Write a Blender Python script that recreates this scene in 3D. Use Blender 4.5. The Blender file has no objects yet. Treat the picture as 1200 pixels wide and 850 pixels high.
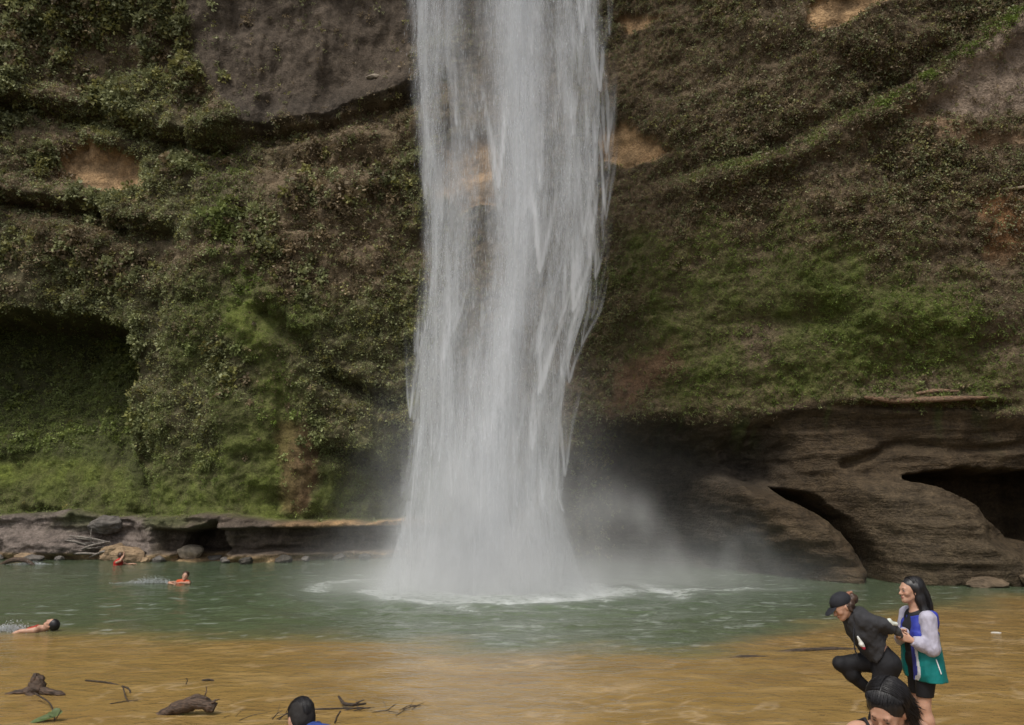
import bpy, bmesh, math
import numpy as np
from mathutils import Vector, Matrix

SC = bpy.context.scene
COL = SC.collection

# ---------------------------------------------------------------- camera
CAM_H = 2.4
cd = bpy.data.cameras.new('camera')
cam = bpy.data.objects.new('camera', cd)
COL.objects.link(cam)
cam.location = (0, 0, CAM_H)
cam.rotation_euler = (math.radians(90 + 9.8), 0, 0)
cd.sensor_width = 36
cd.lens = 27
cd.clip_start = 0.05
cd.clip_end = 2000
SC.camera = cam

# ---------------------------------------------------------------- sky, sun, exposure
SUN_EL, SUN_AZ = 60.0, 210.0        # azimuth of the sun, clockwise from +Y: behind the camera, a little left
w = bpy.data.worlds.new('World')
SC.world = w
w.use_nodes = True
nt = w.node_tree
for n in list(nt.nodes):
    nt.nodes.remove(n)
sky = nt.nodes.new('ShaderNodeTexSky')
sky.sky_type = 'NISHITA'
sky.sun_disc = False
sky.sun_elevation = math.radians(SUN_EL)
sky.sun_rotation = math.radians(SUN_AZ)
sky.air_density = 1.0
sky.dust_density = 4.0
hs = nt.nodes.new('ShaderNodeHueSaturation')
hs.inputs['Saturation'].default_value = 0.30      # overcast: a nearly white sky
bg = nt.nodes.new('ShaderNodeBackground')
bg.inputs['Strength'].default_value = 0.11
wo = nt.nodes.new('ShaderNodeOutputWorld')
nt.links.new(sky.outputs[0], hs.inputs['Color'])
nt.links.new(hs.outputs[0], bg.inputs['Color'])
nt.links.new(bg.outputs[0], wo.inputs['Surface'])

sl = bpy.data.lights.new('sun', 'SUN')
sl.energy = 1.5
sl.angle = math.radians(10)
sl.color = (1.0, 0.95, 0.87)
sun = bpy.data.objects.new('sun', sl)
COL.objects.link(sun)
_e, _a = math.radians(SUN_EL), math.radians(SUN_AZ)
_d = Vector((math.sin(_a) * math.cos(_e), math.cos(_a) * math.cos(_e), math.sin(_e)))
sun.rotation_euler = _d.to_track_quat('Z', 'Y').to_euler()
sun.location = (-10, -20, 40)

SC.view_settings.view_transform = 'Standard'
SC.view_settings.look = 'None'
SC.view_settings.exposure = 0.45
SC.view_settings.gamma = 1.0
SC.view_settings.use_curve_mapping = False
SC.render.engine = 'CYCLES'
SC.cycles.use_denoising = True
SC.cycles.max_bounces = 6
SC.cycles.diffuse_bounces = 3
SC.cycles.glossy_bounces = 2
SC.cycles.transmission_bounces = 2
SC.cycles.volume_bounces = 2
SC.cycles.transparent_max_bounces = 24
SC.cycles.volume_step_rate = 1.0
SC.cycles.volume_max_steps = 128
SC.cycles.use_adaptive_sampling = False
SC.cycles.sample_clamp_indirect = 4.0

RNG = np.random.default_rng(7)

# ---------------------------------------------------------------- helpers
def noise3(x, y, z, seed=0):
    """smooth value noise in -1..1"""
    x = np.asarray(x, dtype=np.float32); y = np.asarray(y, dtype=np.float32); z = np.asarray(z, dtype=np.float32)
    x, y, z = np.broadcast_arrays(x, y, z)
    xi = np.floor(x).astype(np.int64); yi = np.floor(y).astype(np.int64); zi = np.floor(z).astype(np.int64)
    fx = x - xi; fy = y - yi; fz = z - zi
    fx = fx * fx * (3 - 2 * fx); fy = fy * fy * (3 - 2 * fy); fz = fz * fz * (3 - 2 * fz)

    def h(a, b, c):
        n = (a * 374761393 + b * 668265263 + c * 1440662683 + seed * 974634777) & 0xFFFFFFFF
        n = ((n ^ (n >> 13)) * 1274126177) & 0xFFFFFFFF
        n = n ^ (n >> 16)
        return (n & 0xFFFF).astype(np.float32) / 32767.5 - 1
    def lx(b, c):
        return h(xi, b, c) * (1 - fx) + h(xi + 1, b, c) * fx
    def ly(c):
        return lx(yi, c) * (1 - fy) + lx(yi + 1, c) * fy
    return ly(zi) * (1 - fz) + ly(zi + 1) * fz

def fbm(x, y, z=0.0, oct=4, seed=0, gain=0.5, lac=2.03):
    s = 0.0; a = 1.0; t = 0.0
    for i in range(oct):
        s = s + a * noise3(x, y, z, seed + i * 17)
        t += a
        a *= gain
        x = np.asarray(x) * lac + 3.1; y = np.asarray(y) * lac + 1.7; z = np.asarray(z) * lac + 5.3
    return s / t

def worley(x, z, seed=0):
    """distance to the nearest jittered point, and a random value per cell"""
    xi = np.floor(x).astype(np.int64); zi = np.floor(z).astype(np.int64)
    best = np.full(x.shape, 9.0, np.float32); rnd = np.zeros(x.shape, np.float32)
    for i in (-1, 0, 1):
        for j in (-1, 0, 1):
            a = xi + i; b = zi + j
            n = (a * 374761393 + b * 668265263 + seed * 974634777) & 0xFFFFFFFF
            n = ((n ^ (n >> 13)) * 1274126177) & 0xFFFFFFFF
            n = n ^ (n >> 16)
            px = a + (n & 0xFF) / 255.0; pz = b + ((n >> 8) & 0xFF) / 255.0
            d = np.sqrt((x - px) ** 2 + (z - pz) ** 2)
            m = d < best
            best = np.where(m, d, best); rnd = np.where(m, ((n >> 3) & 0xFF) / 255.0, rnd)
    return best.astype(np.float32), rnd.astype(np.float32)

def sstep(a, b, x):
    t = np.clip((x - a) / (b - a), 0, 1)
    return t * t * (3 - 2 * t)

def poly_sd(x, z, pts):
    """signed distance to a polygon, negative inside"""
    d = np.full(x.shape, 1e9, np.float32); ins = np.zeros(x.shape, bool)
    n = len(pts)
    for i in range(n):
        ax, az = pts[i]; bx, bz = pts[(i + 1) % n]
        ex, ez = bx - ax, bz - az
        t = np.clip(((x - ax) * ex + (z - az) * ez) / (ex * ex + ez * ez + 1e-9), 0, 1)
        dd = (x - ax - t * ex) ** 2 + (z - az - t * ez) ** 2
        d = np.minimum(d, dd)
        c = ((az > z) != (bz > z)) & (x < (bx - ax) * (z - az) / (bz - az + 1e-12) + ax)
        ins ^= c
    d = np.sqrt(d)
    return np.where(ins, -d, d)

def line_d(x, z, pts):
    """distance to a polyline and the height above it"""
    d = np.full(x.shape, 1e9, np.float32); up = np.zeros(x.shape, np.float32)
    for (ax, az), (bx, bz) in zip(pts[:-1], pts[1:]):
        ex, ez = bx - ax, bz - az
        t = np.clip(((x - ax) * ex + (z - az) * ez) / (ex * ex + ez * ez + 1e-9), 0, 1)
        qx = x - ax - t * ex; qz = z - az - t * ez
        dd = np.sqrt(qx * qx + qz * qz)
        m = dd < d
        d = np.where(m, dd, d); up = np.where(m, qz, up)
    return d, up

def mix(a, b, t):
    t = np.asarray(t)[..., None]
    return a * (1 - t) + np.asarray(b, np.float32) * t

def fast_mesh(name, verts, faces, cols=None, smooth=True, mats=None, midx=None):
    """verts Nx3, faces MxK (all the same K)"""
    me = bpy.data.meshes.new(name)
    verts = np.ascontiguousarray(verts, np.float32); faces = np.ascontiguousarray(faces, np.int32)
    nf, k = faces.shape
    me.vertices.add(len(verts)); me.vertices.foreach_set('co', verts.ravel())
    me.loops.add(nf * k); me.loops.foreach_set('vertex_index', faces.ravel())
    me.polygons.add(nf)
    me.polygons.foreach_set('loop_start', np.arange(0, nf * k, k, dtype=np.int32))
    if smooth:
        me.polygons.foreach_set('use_smooth', np.ones(nf, bool))
    if midx is not None:
        me.polygons.foreach_set('material_index', np.ascontiguousarray(midx, np.int32))
    if cols is not None:
        c = np.ones((len(verts), 4), np.float32); c[:, :cols.shape[1]] = cols
        at = me.color_attributes.new('Col', 'FLOAT_COLOR', 'POINT')
        at.data.foreach_set('color', c.ravel())
    me.update(calc_edges=True)
    for m in (mats or []):
        me.materials.append(m)
    return me

def link(name, me, parent=None, mat=None, loc=None):
    o = bpy.data.objects.new(name, me)
    COL.objects.link(o)
    if parent is not None:
        o.parent = parent
    if mat is not None:
        me.materials.append(mat)
    if loc is not None:
        o.location = loc
    return o

def tag(o, label=None, cat=None, group=None, kind=None):
    if label: o['label'] = label
    if cat: o['category'] = cat
    if group: o['group'] = group
    if kind: o['kind'] = kind
    return o

def empty(name, loc=(0, 0, 0)):
    o = bpy.data.objects.new(name, None)
    COL.objects.link(o)
    o.location = loc
    o.empty_display_size = 0.2
    return o

class Nodes:
    def __init__(self, name):
        self.m = bpy.data.materials.new(name)
        self.m.use_nodes = True
        self.t = self.m.node_tree
        for n in list(self.t.nodes):
            self.t.nodes.remove(n)
        self.out = self.t.nodes.new('ShaderNodeOutputMaterial')
    def n(self, typ, **kw):
        nd = self.t.nodes.new('ShaderNode' + typ)
        for k, v in kw.items():
            if k in nd.inputs.keys() if isinstance(k, str) else False:
                self.put(nd.inputs[k], v)
            else:
                setattr(nd, k, v)
        return nd
    def put(self, sock, v):
        if hasattr(v, 'is_output') or hasattr(v, 'links'):
            self.t.links.new(v, sock)
        elif hasattr(v, 'outputs'):
            self.t.links.new(v.outputs[0], sock)
        else:
            sock.default_value = v
    def math(self, op, a, b=None, clamp=False):
        nd = self.t.nodes.new('ShaderNodeMath'); nd.operation = op; nd.use_clamp = clamp
        self.put(nd.inputs[0], a)
        if b is not None:
            self.put(nd.inputs[1], b)
        return nd.outputs[0]
    def noise(self, vec, scale, detail=4, rough=0.55, dist=0.0):
        nd = self.t.nodes.new('ShaderNodeTexNoise')
        self.put(nd.inputs['Vector'], vec)
        nd.inputs['Scale'].default_value = scale; nd.inputs['Detail'].default_value = detail
        nd.inputs['Roughness'].default_value = rough; nd.inputs['Distortion'].default_value = dist
        return nd.outputs[0]
    def pos(self, scale=None):
        g = self.t.nodes.new('ShaderNodeNewGeometry').outputs['Position']
        return self.scaled(g, scale) if scale else g
    def scaled(self, v, scale):
        mp = self.t.nodes.new('ShaderNodeMapping')
        self.put(mp.inputs['Vector'], v); mp.inputs['Scale'].default_value = scale
        return mp.outputs[0]
    def obj(self, scale=None):
        g = self.t.nodes.new('ShaderNodeTexCoord').outputs['Object']
        return self.scaled(g, scale) if scale else g
    def attr(self, name='Col'):
        a = self.t.nodes.new('ShaderNodeAttribute'); a.attribute_name = name
        return a.outputs['Color']
    def ramp(self, f, stops):
        r = self.t.nodes.new('ShaderNodeValToRGB')
        self.put(r.inputs[0], f)
        e = r.color_ramp.elements
        while len(e) < len(stops):
            e.new(0.5)
        for i, (p, c) in enumerate(stops):
            e[i].position = p
            e[i].color = (c, c, c, 1) if isinstance(c, (int, float)) else (*c, 1)
        return r.outputs[0]
    def mixc(self, mode, f, a, b):
        nd = self.t.nodes.new('ShaderNodeMix'); nd.data_type = 'RGBA'; nd.blend_type = mode
        self.put(nd.inputs[0], f); self.put(nd.inputs[6], a); self.put(nd.inputs[7], b)
        return nd.outputs[2]
    def bump(self, h, strength=0.5, dist=0.02, normal=None):
        b = self.t.nodes.new('ShaderNodeBump')
        b.inputs['Strength'].default_value = strength; b.inputs['Distance'].default_value = dist
        self.put(b.inputs['Height'], h)
        if normal is not None:
            self.put(b.inputs['Normal'], normal)
        return b.outputs[0]
    def pbr(self, color, rough=0.7, normal=None, spec=0.5, **kw):
        p = self.t.nodes.new('ShaderNodeBsdfPrincipled')
        self.put(p.inputs['Base Color'], color if not isinstance(color, tuple) or len(color) == 4 else (*color, 1))
        self.put(p.inputs['Roughness'], rough)
        p.inputs['Specular IOR Level'].default_value = spec
        if normal is not None:
            self.put(p.inputs['Normal'], normal)
        for k, v in kw.items():
            self.put(p.inputs[k], v)
        self.t.links.new(p.outputs[0], self.out.inputs['Surface'])
        self.p = p
        return self.m

def simple_mat(name, col, rough=0.7, var=0.2, scale=20.0, bump=0.0, spec=0.4, attr=False, bdist=0.004):
    N = Nodes(name)
    f = N.noise(N.obj(), scale, 4)
    k = N.ramp(f, [(0.25, 1 - var), (0.75, 1 + var)])
    base = N.attr() if attr else (*col, 1)
    c = N.mixc('MULTIPLY', 1.0, base, k)
    nm = N.bump(N.noise(N.obj(), scale * 2.5, 5), bump, bdist) if bump else None
    return N.pbr(c, rough, nm, spec)

FEAT = {  # outlines on the cliff in metres (along, up)
'cave_left': [(-24.11, 9.58), (-21.37, 9.93), (-19.4, 10.06), (-17.23, 9.85), (-15.8, 9.04), (-15.57, 8.02), (-15.67, 6.23), (-15.29, 3.78), (-14.57, 2.59), (-14.22, 1.67), (-23.22, 1.69)] ,
'slab': [(-14.95, 25.38), (-14.32, 21.99), (-13.22, 19.72), (-11.62, 18.3), (-9.36, 18.47), (-6.7, 18.99), (-4.44, 19.75), (-3.78, 24.78)] ,
'tan_left': [(-20.37, 16.36), (-19.69, 17.34), (-18.5, 17.66), (-16.76, 17.03), (-15.49, 15.92), (-15.5, 15.22), (-16.97, 15.14), (-18.69, 15.69)] ,
'crease_a': [(-23.79, 14.99), (-21.88, 14.99), (-19.87, 14.82), (-17.26, 14.18), (-14.98, 13.29)] ,
'crease_b': [(-24.26, 19.37), (-20.32, 19.47), (-17.7, 19.11), (-14.95, 17.7), (-12.7, 17.5)] ,
'crease_c': [(-12.35, 17.98), (-10.11, 18.1), (-7.45, 18.75), (-4.44, 19.63)] ,
'crease_d': [(-9.5, 10.01), (-8.16, 8.88), (-7.54, 7.26), (-5.19, 6.16)] ,
'crease_e': [(-7.07, 4.28), (-5.99, 3.76), (-4.4, 3.08)] ,
'crease_f': [(-8.56, 13.54), (-8.35, 14.68), (-7.92, 16.21)] ,
'spine': [(-12.46, 16.71), (-12.1, 13.98), (-10.85, 11.33), (-9.94, 8.02), (-9.04, 4.47), (-9.25, 1.74)] ,
'undercut': [(1.25, 3.49), (2.71, 3.6), (3.83, 4.59), (5.6, 4.4), (7.44, 3.98), (8.52, 3.23), (8.38, 2.62), (7.39, 2.93), (6.69, 2.41), (7.74, 0.89), (8.33, -0.33), (1.22, -0.88)] ,
'gap': [(8.16, 2.62), (9.12, 2.29), (9.93, 1.68), (10.41, 0.72), (10.57, -0.22), (10.06, -0.24), (10.08, 0.6), (9.59, 1.38), (8.89, 2.04), (8.25, 2.28)] ,
'cave_right': [(11.38, 2.9), (12.32, 3.09), (13.67, 2.99), (15.87, 3.17), (15.63, 1.01), (14.37, 1.14), (13.65, 1.65), (13.03, 2.17), (12.28, 2.65)] ,
'slab_right': [(12.81, 14.38), (13.65, 15.47), (14.72, 16.39), (16.02, 17.41), (17.98, 18.31), (17.45, 13.54), (15.43, 13.88), (14.21, 13.56)] ,
'diag': [(17.3, 18.41), (15.5, 16.89), (13.68, 15.76), (12.34, 14.7), (10.78, 14.1), (9.05, 13.22), (7.85, 13.05), (5.88, 12.99)] ,
'tan_a': [(3.94, 20.18), (4.33, 20.42), (5.16, 19.93), (5.83, 19.52), (5.55, 19.25), (4.59, 19.58)] ,
'tan_b': [(9.74, 17.08), (10.77, 17.6), (11.84, 18.01), (13.41, 18.46), (12.15, 18.74), (10.57, 18.45), (9.68, 18.17)] ,
'tan_c': [(3.44, 15.93), (4.22, 15.81), (4.89, 14.91), (5.53, 14.2), (5.27, 14.04), (3.19, 14.72)] ,
'tan_d': [(12.29, 14.13), (13.48, 13.62), (14.65, 13.11), (15.85, 13.42), (16.23, 12.69), (14.37, 12.71), (12.98, 13.42)] ,
'tan_e': [(-3.07, 16.99), (-1.41, 17.05), (0.0, 15.82), (-0.34, 13.9), (-2.1, 14.0), (-3.22, 15.11)] ,
'orange_right': [(14.22, 11.07), (16.31, 11.33), (16.1, 9.35), (14.32, 9.72)] ,
'brown_a': [(4.01, 6.81), (5.45, 7.5), (5.67, 6.6), (4.9, 5.97), (3.97, 5.02), (2.73, 4.8)] ,
'rock_line': [(-1.32, 5.02), (2.73, 4.96), (4.62, 5.03), (6.79, 4.77), (8.62, 5.04), (10.39, 5.16), (12.48, 4.99), (14.05, 4.6), (16.05, 4.81)] ,
'moss_left': [(-23.45, 3.76), (-18.78, 3.96), (-16.31, 3.51), (-14.63, 2.08), (-14.42, 1.6), (-23.21, 1.62)] ,
'brown_left': [(-9.14, 5.17), (-8.0, 5.22), (-7.62, 3.09), (-7.77, 1.74), (-8.9, 1.74)] ,
'green_right': [(3.68, 10.58), (4.78, 10.96), (7.48, 10.06), (8.22, 10.64), (9.54, 9.73), (11.37, 8.78), (16.37, 7.79), (16.07, 5.05), (10.16, 5.17), (7.94, 5.02), (4.64, 5.56)] ,
'shrub_zone': [(-18.3, 21.57), (-17.48, 25.38), (-15.34, 25.38), (-15.47, 21.99), (-16.63, 19.93)] ,
'dark_moss': [(7.77, 8.73), (8.86, 9.55), (10.71, 9.62), (11.35, 8.51), (10.29, 6.97), (8.73, 7.1)] ,
'lobe_low': [(6.93, 2.78), (8.46, 2.16), (9.56, 0.94), (10.05, 0.24), (10.0, -0.47), (7.67, -0.61), (6.4, 0.83)] ,
'lobe_big': [(10.21, 2.53), (11.38, 2.85), (12.48, 2.41), (13.29, 1.46), (14.11, 0.76), (14.93, 0.31), (15.06, -0.37), (10.66, -0.45), (10.52, 0.72)] ,
'ledge_line': [(10.4, 5.21), (11.56, 5.14), (13.87, 5.1)] ,
'seam_right': [(10.04, 3.28), (11.46, 3.88), (12.84, 3.82), (14.66, 3.98), (15.96, 4.03)] ,
'small_cave_left': [(-12.14, 0.9), (-10.8, 1.33), (-10.49, 0.13), (-12.43, 0.13)] ,
'slab_block': [(-14.59, 1.5), (-13.56, 1.6), (-14.02, 0.9), (-14.86, 0.66)] ,
}
PLAN = [(-46, 14), (-38, 23), (-30, 29.5), (-20, 31.5), (-10, 31.5), (-4, 30.8), (0, 29.2), (4, 26.4), (7, 24.2), (10, 22.7), (15, 22.0), (20, 21), (27, 17), (34, 9)]

# ---------------------------------------------------------------- the cliff
_px = np.linspace(-50, 40, 1801)
_py = np.interp(_px, [p[0] for p in PLAN], [p[1] for p in PLAN])
_k = np.exp(-np.linspace(-2.5, 2.5, 81) ** 2); _k /= _k.sum()
_py = np.convolve(np.pad(_py, 40, mode='edge'), _k, 'valid')
def plan_y(x):
    return np.interp(x, _px, _py)

def inside(x, z, name, soft, wob=0.0, seed=0):
    d = poly_sd(x, z, FEAT[name])
    if wob:
        d = d + 0.25 * wob * fbm(x * 3.1, z * 3.1, 0, 3, seed + 5)
        d = d + wob * fbm(x * 0.9, z * 0.9, 0, 4, seed)
    return 1 - sstep(-soft, soft, d)

def cliff(x, z):
    """depth (y), albedo, leaf density, leaf size, leaf tint index for points along/up the cliff"""
    x = x.astype(np.float32); z = z.astype(np.float32)
    n1 = fbm(x * 0.16, z * 0.16, 0, 4, 1)
    n2 = fbm(x * 0.55, z * 0.55, 0, 5, 2)
    n3 = fbm(x * 2.1, z * 2.1, 0, 4, 3)
    nv = fbm(x * 1.1, z * 0.22, 0, 4, 4)          # vertical flutes
    ns = fbm(x * 0.22 + 0.15 * n2, z * 2.4 + 0.6 * n1, 0, 5, 5)      # strata
    right = sstep(1.0, 4.5, x)
    left = 1 - sstep(-4.0, -1.0, x)
    y = plan_y(x)
    # overhanging brow high above the pool, where the river comes over
    brow = np.exp(-((x + 0.3) / 7.0) ** 2)
    y = y - (sstep(23, 35, z) * (2.0 + 7.0 * brow))
    y = y - 0.9 * n1 - 0.35 * n2 - 0.25 * nv * left - 0.15 * nv

    line_z = np.interp(x, [p[0] for p in FEAT['rock_line']], [p[1] for p in FEAT['rock_line']]) + 0.35 * n2
    low_r = right * (1 - sstep(-0.25, 0.25, z - line_z))               # bare wet rock at the foot, right
    ledge_top = 1.62 - 0.022 * (x + 12) + 0.24 * fbm(x * 0.7, 0, 0, 4, 8)
    low_l = left * (1 - sstep(-0.06, 0.06, z - ledge_top))             # bare ledge at the foot, left

    # --- big forms, left
    butt = np.exp(-((x + 10.6) / 3.6) ** 2) * (1 - sstep(13, 17, z))
    y = y - 1.5 * butt
    cav = inside(x, z, 'cave_left', 0.16, 0.35, 11)
    depth = 0.6 + 2.9 * sstep(3.0, 9.4, z)
    y = y + cav * depth
    mound = inside(x, z, 'moss_left', 0.35, 0.3, 12)
    y = y - mound * 0.55 * (1 - sstep(1.7, 3.9, z))
    for nm, amp, wid in (('crease_a', 1.1, 0.75), ('crease_b', 0.9, 0.8), ('crease_c', 0.9, 0.9), ('crease_d', 0.8, 0.5),
                         ('crease_e', 1.0, 0.5), ('crease_f', 0.4, 0.3)):
        d, up = line_d(x + 0.4 * n2, z + 0.5 * n2, FEAT[nm])
        # a lip that juts out above the line and a hollow under it
        lip = np.exp(-((up - 0.35) / wid) ** 2) * np.exp(-(np.maximum(d - abs(up), 0) / 0.6) ** 2) * (up > -0.1)
        hol = np.exp(-(up / wid + 0.45) ** 2 * 3) * np.exp(-(np.maximum(d - np.abs(up), 0) / 0.6) ** 2) * (up < 0.15)
        fade = np.exp(-(d / (2.2 * wid)) ** 2)
        y = y - amp * 0.45 * lip * fade + amp * 0.75 * hol * fade
    slab = inside(x, z, 'slab', 0.35, 0.35, 13)
    y = y + slab * (0.3 - 0.10 * (z - 18))
    # niche under the fall's left edge
    nich = np.exp(-((x + 4.4) / 2.0) ** 2) * (1 - sstep(3.0, 5.5, z))
    y = y + 1.6 * nich
    # left ledge: layered rock standing proud, undercut in its right half
    und = sstep(-13.5, -12.8, x + 0.3 * n2) * left
    cut = sstep(0.25, 0.4, z + 0.1 * n3) * (1 - sstep(1.12, 1.25, z + 0.1 * n2))
    led = 1.25 - 0.95 * cut * und - 0.35 * (1 - und) * sstep(0.3, 1.3, z) + 0.36 * ns + 0.34 * fbm(x * 1.1 + 0.5 * n2, z * 3.2, 0, 5, 21)
    y = y - low_l * led
    sc = inside(x, z, 'small_cave_left', 0.12, 0.25, 14)
    y = y + sc * 1.6
    # --- big forms, right
    und_r = inside(x, z, 'undercut', 0.80, 0.6, 15)
    y = y + und_r * 2.0
    lb = inside(x, z, 'lobe_low', 0.5, 0.3, 16); y = y - lb * 1.3
    lB = inside(x, z, 'lobe_big', 0.6, 0.3, 17); y = y - lB * 1.0 * (1 - 0.25 * sstep(0, 3, z))
    gp = inside(x, z, 'gap', 0.10, 0.10, 18); y = y + gp * 1.9
    cr = inside(x, z, 'cave_right', 0.13, 0.2, 19); y = y + cr * 2.6
    d, up = line_d(x, z + 0.25 * n2, FEAT['seam_right'])
    y = y + 0.3 * np.exp(-(d / 0.16) ** 2)
    d, up = line_d(x, z + 0.06 * n2, FEAT['ledge_line'])
    shelf = np.exp(-(d / 0.35) ** 2) * (up > -0.05)
    y = y + 0.25 * np.exp(-((up + 0.18) / 0.12) ** 2) * (d < 1.5) * np.exp(-(np.maximum(d - 0.5, 0) / 0.4) ** 2) - 0.25 * shelf * (1 - sstep(0.0, 0.2, up))
    y = y - low_r * (0.20 * ns + 0.06 * fbm(x * 0.5 + n2, z * 7, 0, 4, 22) - 0.1) * (1 - 0.5 * und_r)
    y = y + 0.5 * low_r * sstep(0, 0.6, line_z - z) * (1 - lB) * (1 - lb) * 0.6
    sr = inside(x, z, 'slab_right', 0.25, 0.3, 20)
    dd, ud = line_d(x + 0.3 * n2, z + 0.35 * n2, FEAT['diag'])
    y = y - 0.45 * np.exp(-((ud + 0.3) / 0.45) ** 2) * np.exp(-(dd / 0.9) ** 2) + 0.35 * np.exp(-((ud - 0.5) / 0.4) ** 2) * np.exp(-(dd / 1.0) ** 2)
    # irregular terraces everywhere above the foot
    terr = fbm(x * 0.35 + 0.4 * n2, z * 0.9 + 0.5 * n1, 0, 4, 31)
    y = y - 0.32 * terr * (1 - low_r) * (1 - low_l) * (1 - 0.7 * slab) * (1 - 0.7 * sr)

    # --- bare patches
    tans = [inside(x, z, k, 0.14, 0.5, 40 + i) for i, k in enumerate(('tan_left', 'tan_a', 'tan_b', 'tan_c', 'tan_e'))]
    tan_m = np.clip(sum(tans), 0, 1)
    tan_d = inside(x, z, 'tan_d', 0.3, 0.5, 47)
    y = y + 0.18 * tan_m
    org = inside(x, z, 'orange_right', 0.5, 0.8, 48)
    br = np.maximum(inside(x, z, 'brown_a', 0.4, 0.5, 49), inside(x, z, 'brown_left', 0.2, 0.4, 50))
    gr = inside(x, z, 'green_right', 1.2, 1.6, 51)
    dm = inside(x, z, 'dark_moss', 0.5, 0.7, 52)
    spd, _ = line_d(x + 0.8 * n2, z, FEAT['spine'])
    spine = np.exp(-(spd / 0.9) ** 2)
    diag = np.exp(-(dd / 0.28) ** 2) * (0.55 + 0.45 * sstep(8, 12, x)) * sstep(-0.15, 0.35, n3 + 0.6 * n2 + 0.1)

    # --- vegetation
    veg = np.clip(0.70 + 0.80 * n2 + 0.35 * n3, 0, 1)
    dry = left * np.exp(-((x + 7.2) / 3.2) ** 2) * sstep(9.5, 12, z + n2) + left * sstep(-0.15, 0.35, fbm(x * 0.3, z * 0.5, 0, 3, 33)) * sstep(10, 13, z) * 0.8
    dry = np.clip(dry, 0, 1)
    veg = veg * (1 - 0.55 * dry)
    veg = veg * (1 - low_r) * (1 - low_l) * (1 - 0.93 * slab) * (1 - tan_m) * (1 - 0.8 * tan_d) * (1 - 0.9 * sr) * (1 - 0.9 * br)
    veg = veg * (1 - 0.6 * org)
    under = cav * (1 - sstep(-0.25, 0.35, (9.3 - 0.02 * x) - z - 0.3 * n2))     # bare ceiling of the hollow
    veg = veg * (1 - under) * (1 - 0.8 * cr)
    moss = np.clip(mound * 1.0 + 0.75 * spine * (1 - sstep(9.5, 13, z)) + gr * sstep(-0.35, 0.25, n2 + 0.15) * 0.9 + dm * 0.9
                   + left * (1 - sstep(1.8, 5.2, z + 1.6 * n2)) * 0.9 + 0.55 * cav * (1 - 0.6 * sstep(5, 8, z)) + left * np.exp(-((x + 10) / 4.2) ** 2) * sstep(-0.15, 0.3, n2 + 0.4 * nv) * (1 - sstep(9, 12, z)) * 0.85, 0, 1) * (1 - low_l) * (1 - low_r) * (1 - 0.9 * br)
    drip = low_r * sstep(0.15, 0.45, fbm(x * 2.5, z * 0.35, 0, 3, 53)) * sstep(-1.6, 0.1, z - line_z) * 0.7     # green runs over the bare rock
    # lumpy clumps on the surface itself
    wd, wr = worley(x * 2.2 + 0.3 * n3, z * 2.4 + 0.3 * n3, 61)
    lump = np.clip(1 - wd * 1.35, 0, 1)
    wd3, wr3 = worley(x * 0.85 + 0.5 * n2, z * 1.0 + 0.5 * n2, 65)
    y = y - left * veg * (1 - 0.7 * moss) * 0.38 * np.clip(1 - wd3 * 1.25, 0, 1) * (0.4 + 0.6 * wr3)
    wd2, wr2 = worley(x * 5.0, z * 5.4, 62)
    lump2 = np.clip(1 - wd2 * 1.3, 0, 1)
    size = np.clip(0.72 + 0.55 * left * (1 - 0.6 * moss) + 0.4 * fbm(x * 0.4, z * 0.4, 0, 2, 63), 0.3, 1.3)
    y = y - veg * (1 - 0.40 * moss * (1 - 0.5 * right)) * (0.21 * lump * size + (0.07 + 0.07 * right) * lump2) - 0.05 * n3 * (1 - low_r) * (1 - slab) - 0.02 * slab * n3

    # --- albedo
    c = np.zeros(x.shape + (3,), np.float32)
    soil = np.array((0.105, 0.078, 0.048), np.float32)
    c[:] = soil
    c = mix(c, (0.108, 0.076, 0.045), right * 0.85 * sstep(-0.5, 0.4, n2))
    c = mix(c, (0.105, 0.098, 0.052), left * 0.7 * sstep(-0.5, 0.3, n1) * (1 - dry))
    c = mix(c, (0.155, 0.115, 0.072), dry * 0.8)
    c = mix(c, (0.100, 0.078, 0.058), slab)
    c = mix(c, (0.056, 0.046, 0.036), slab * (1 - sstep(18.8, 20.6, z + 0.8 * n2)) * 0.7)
    c = mix(c, (0.235, 0.180, 0.135), sr * 0.85)
    c = mix(c, (0.34, 0.22, 0.115), tan_m * (0.72 + 0.28 * sstep(-0.4, 0.4, n3)))
    c = mix(c, (0.27, 0.175, 0.105), tan_d * 0.8)
    c = mix(c, (0.21, 0.105, 0.045), org * 0.8)
    c = mix(c, (0.12, 0.072, 0.042), br)
    c = mix(c, np.array((0.092, 0.104, 0.028)) * (1 - 0.20 * right[..., None]), moss * (0.55 + 0.45 * sstep(-0.3, 0.4, n3)))
    c = mix(c, (0.130, 0.158, 0.026), np.clip(mound * sstep(-0.2, 0.5, n2 + 0.25) * sstep(2.4, 3.4, z) + spine * 0.35 * (z < 10), 0, 1) * 0.8)
    c = mix(c, (0.056, 0.039, 0.022), low_r)
    c = mix(c, (0.074, 0.053, 0.031), low_r * sstep(0.0, 0.6, ns) * 0.6)
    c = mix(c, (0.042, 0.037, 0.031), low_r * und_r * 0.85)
    c = mix(c, (0.072, 0.055, 0.034), lB * low_r * 0.55)
    c = mix(c, (0.065, 0.085, 0.025), drip)
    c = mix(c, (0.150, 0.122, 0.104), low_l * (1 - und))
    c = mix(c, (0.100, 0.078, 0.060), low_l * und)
    c = mix(c, (0.075, 0.082, 0.032), low_l * sstep(0.9, 1.5, z) * sstep(0.0, 0.4, n2 + 0.3 * n3) * (x < -9) * 0.8)
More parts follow.
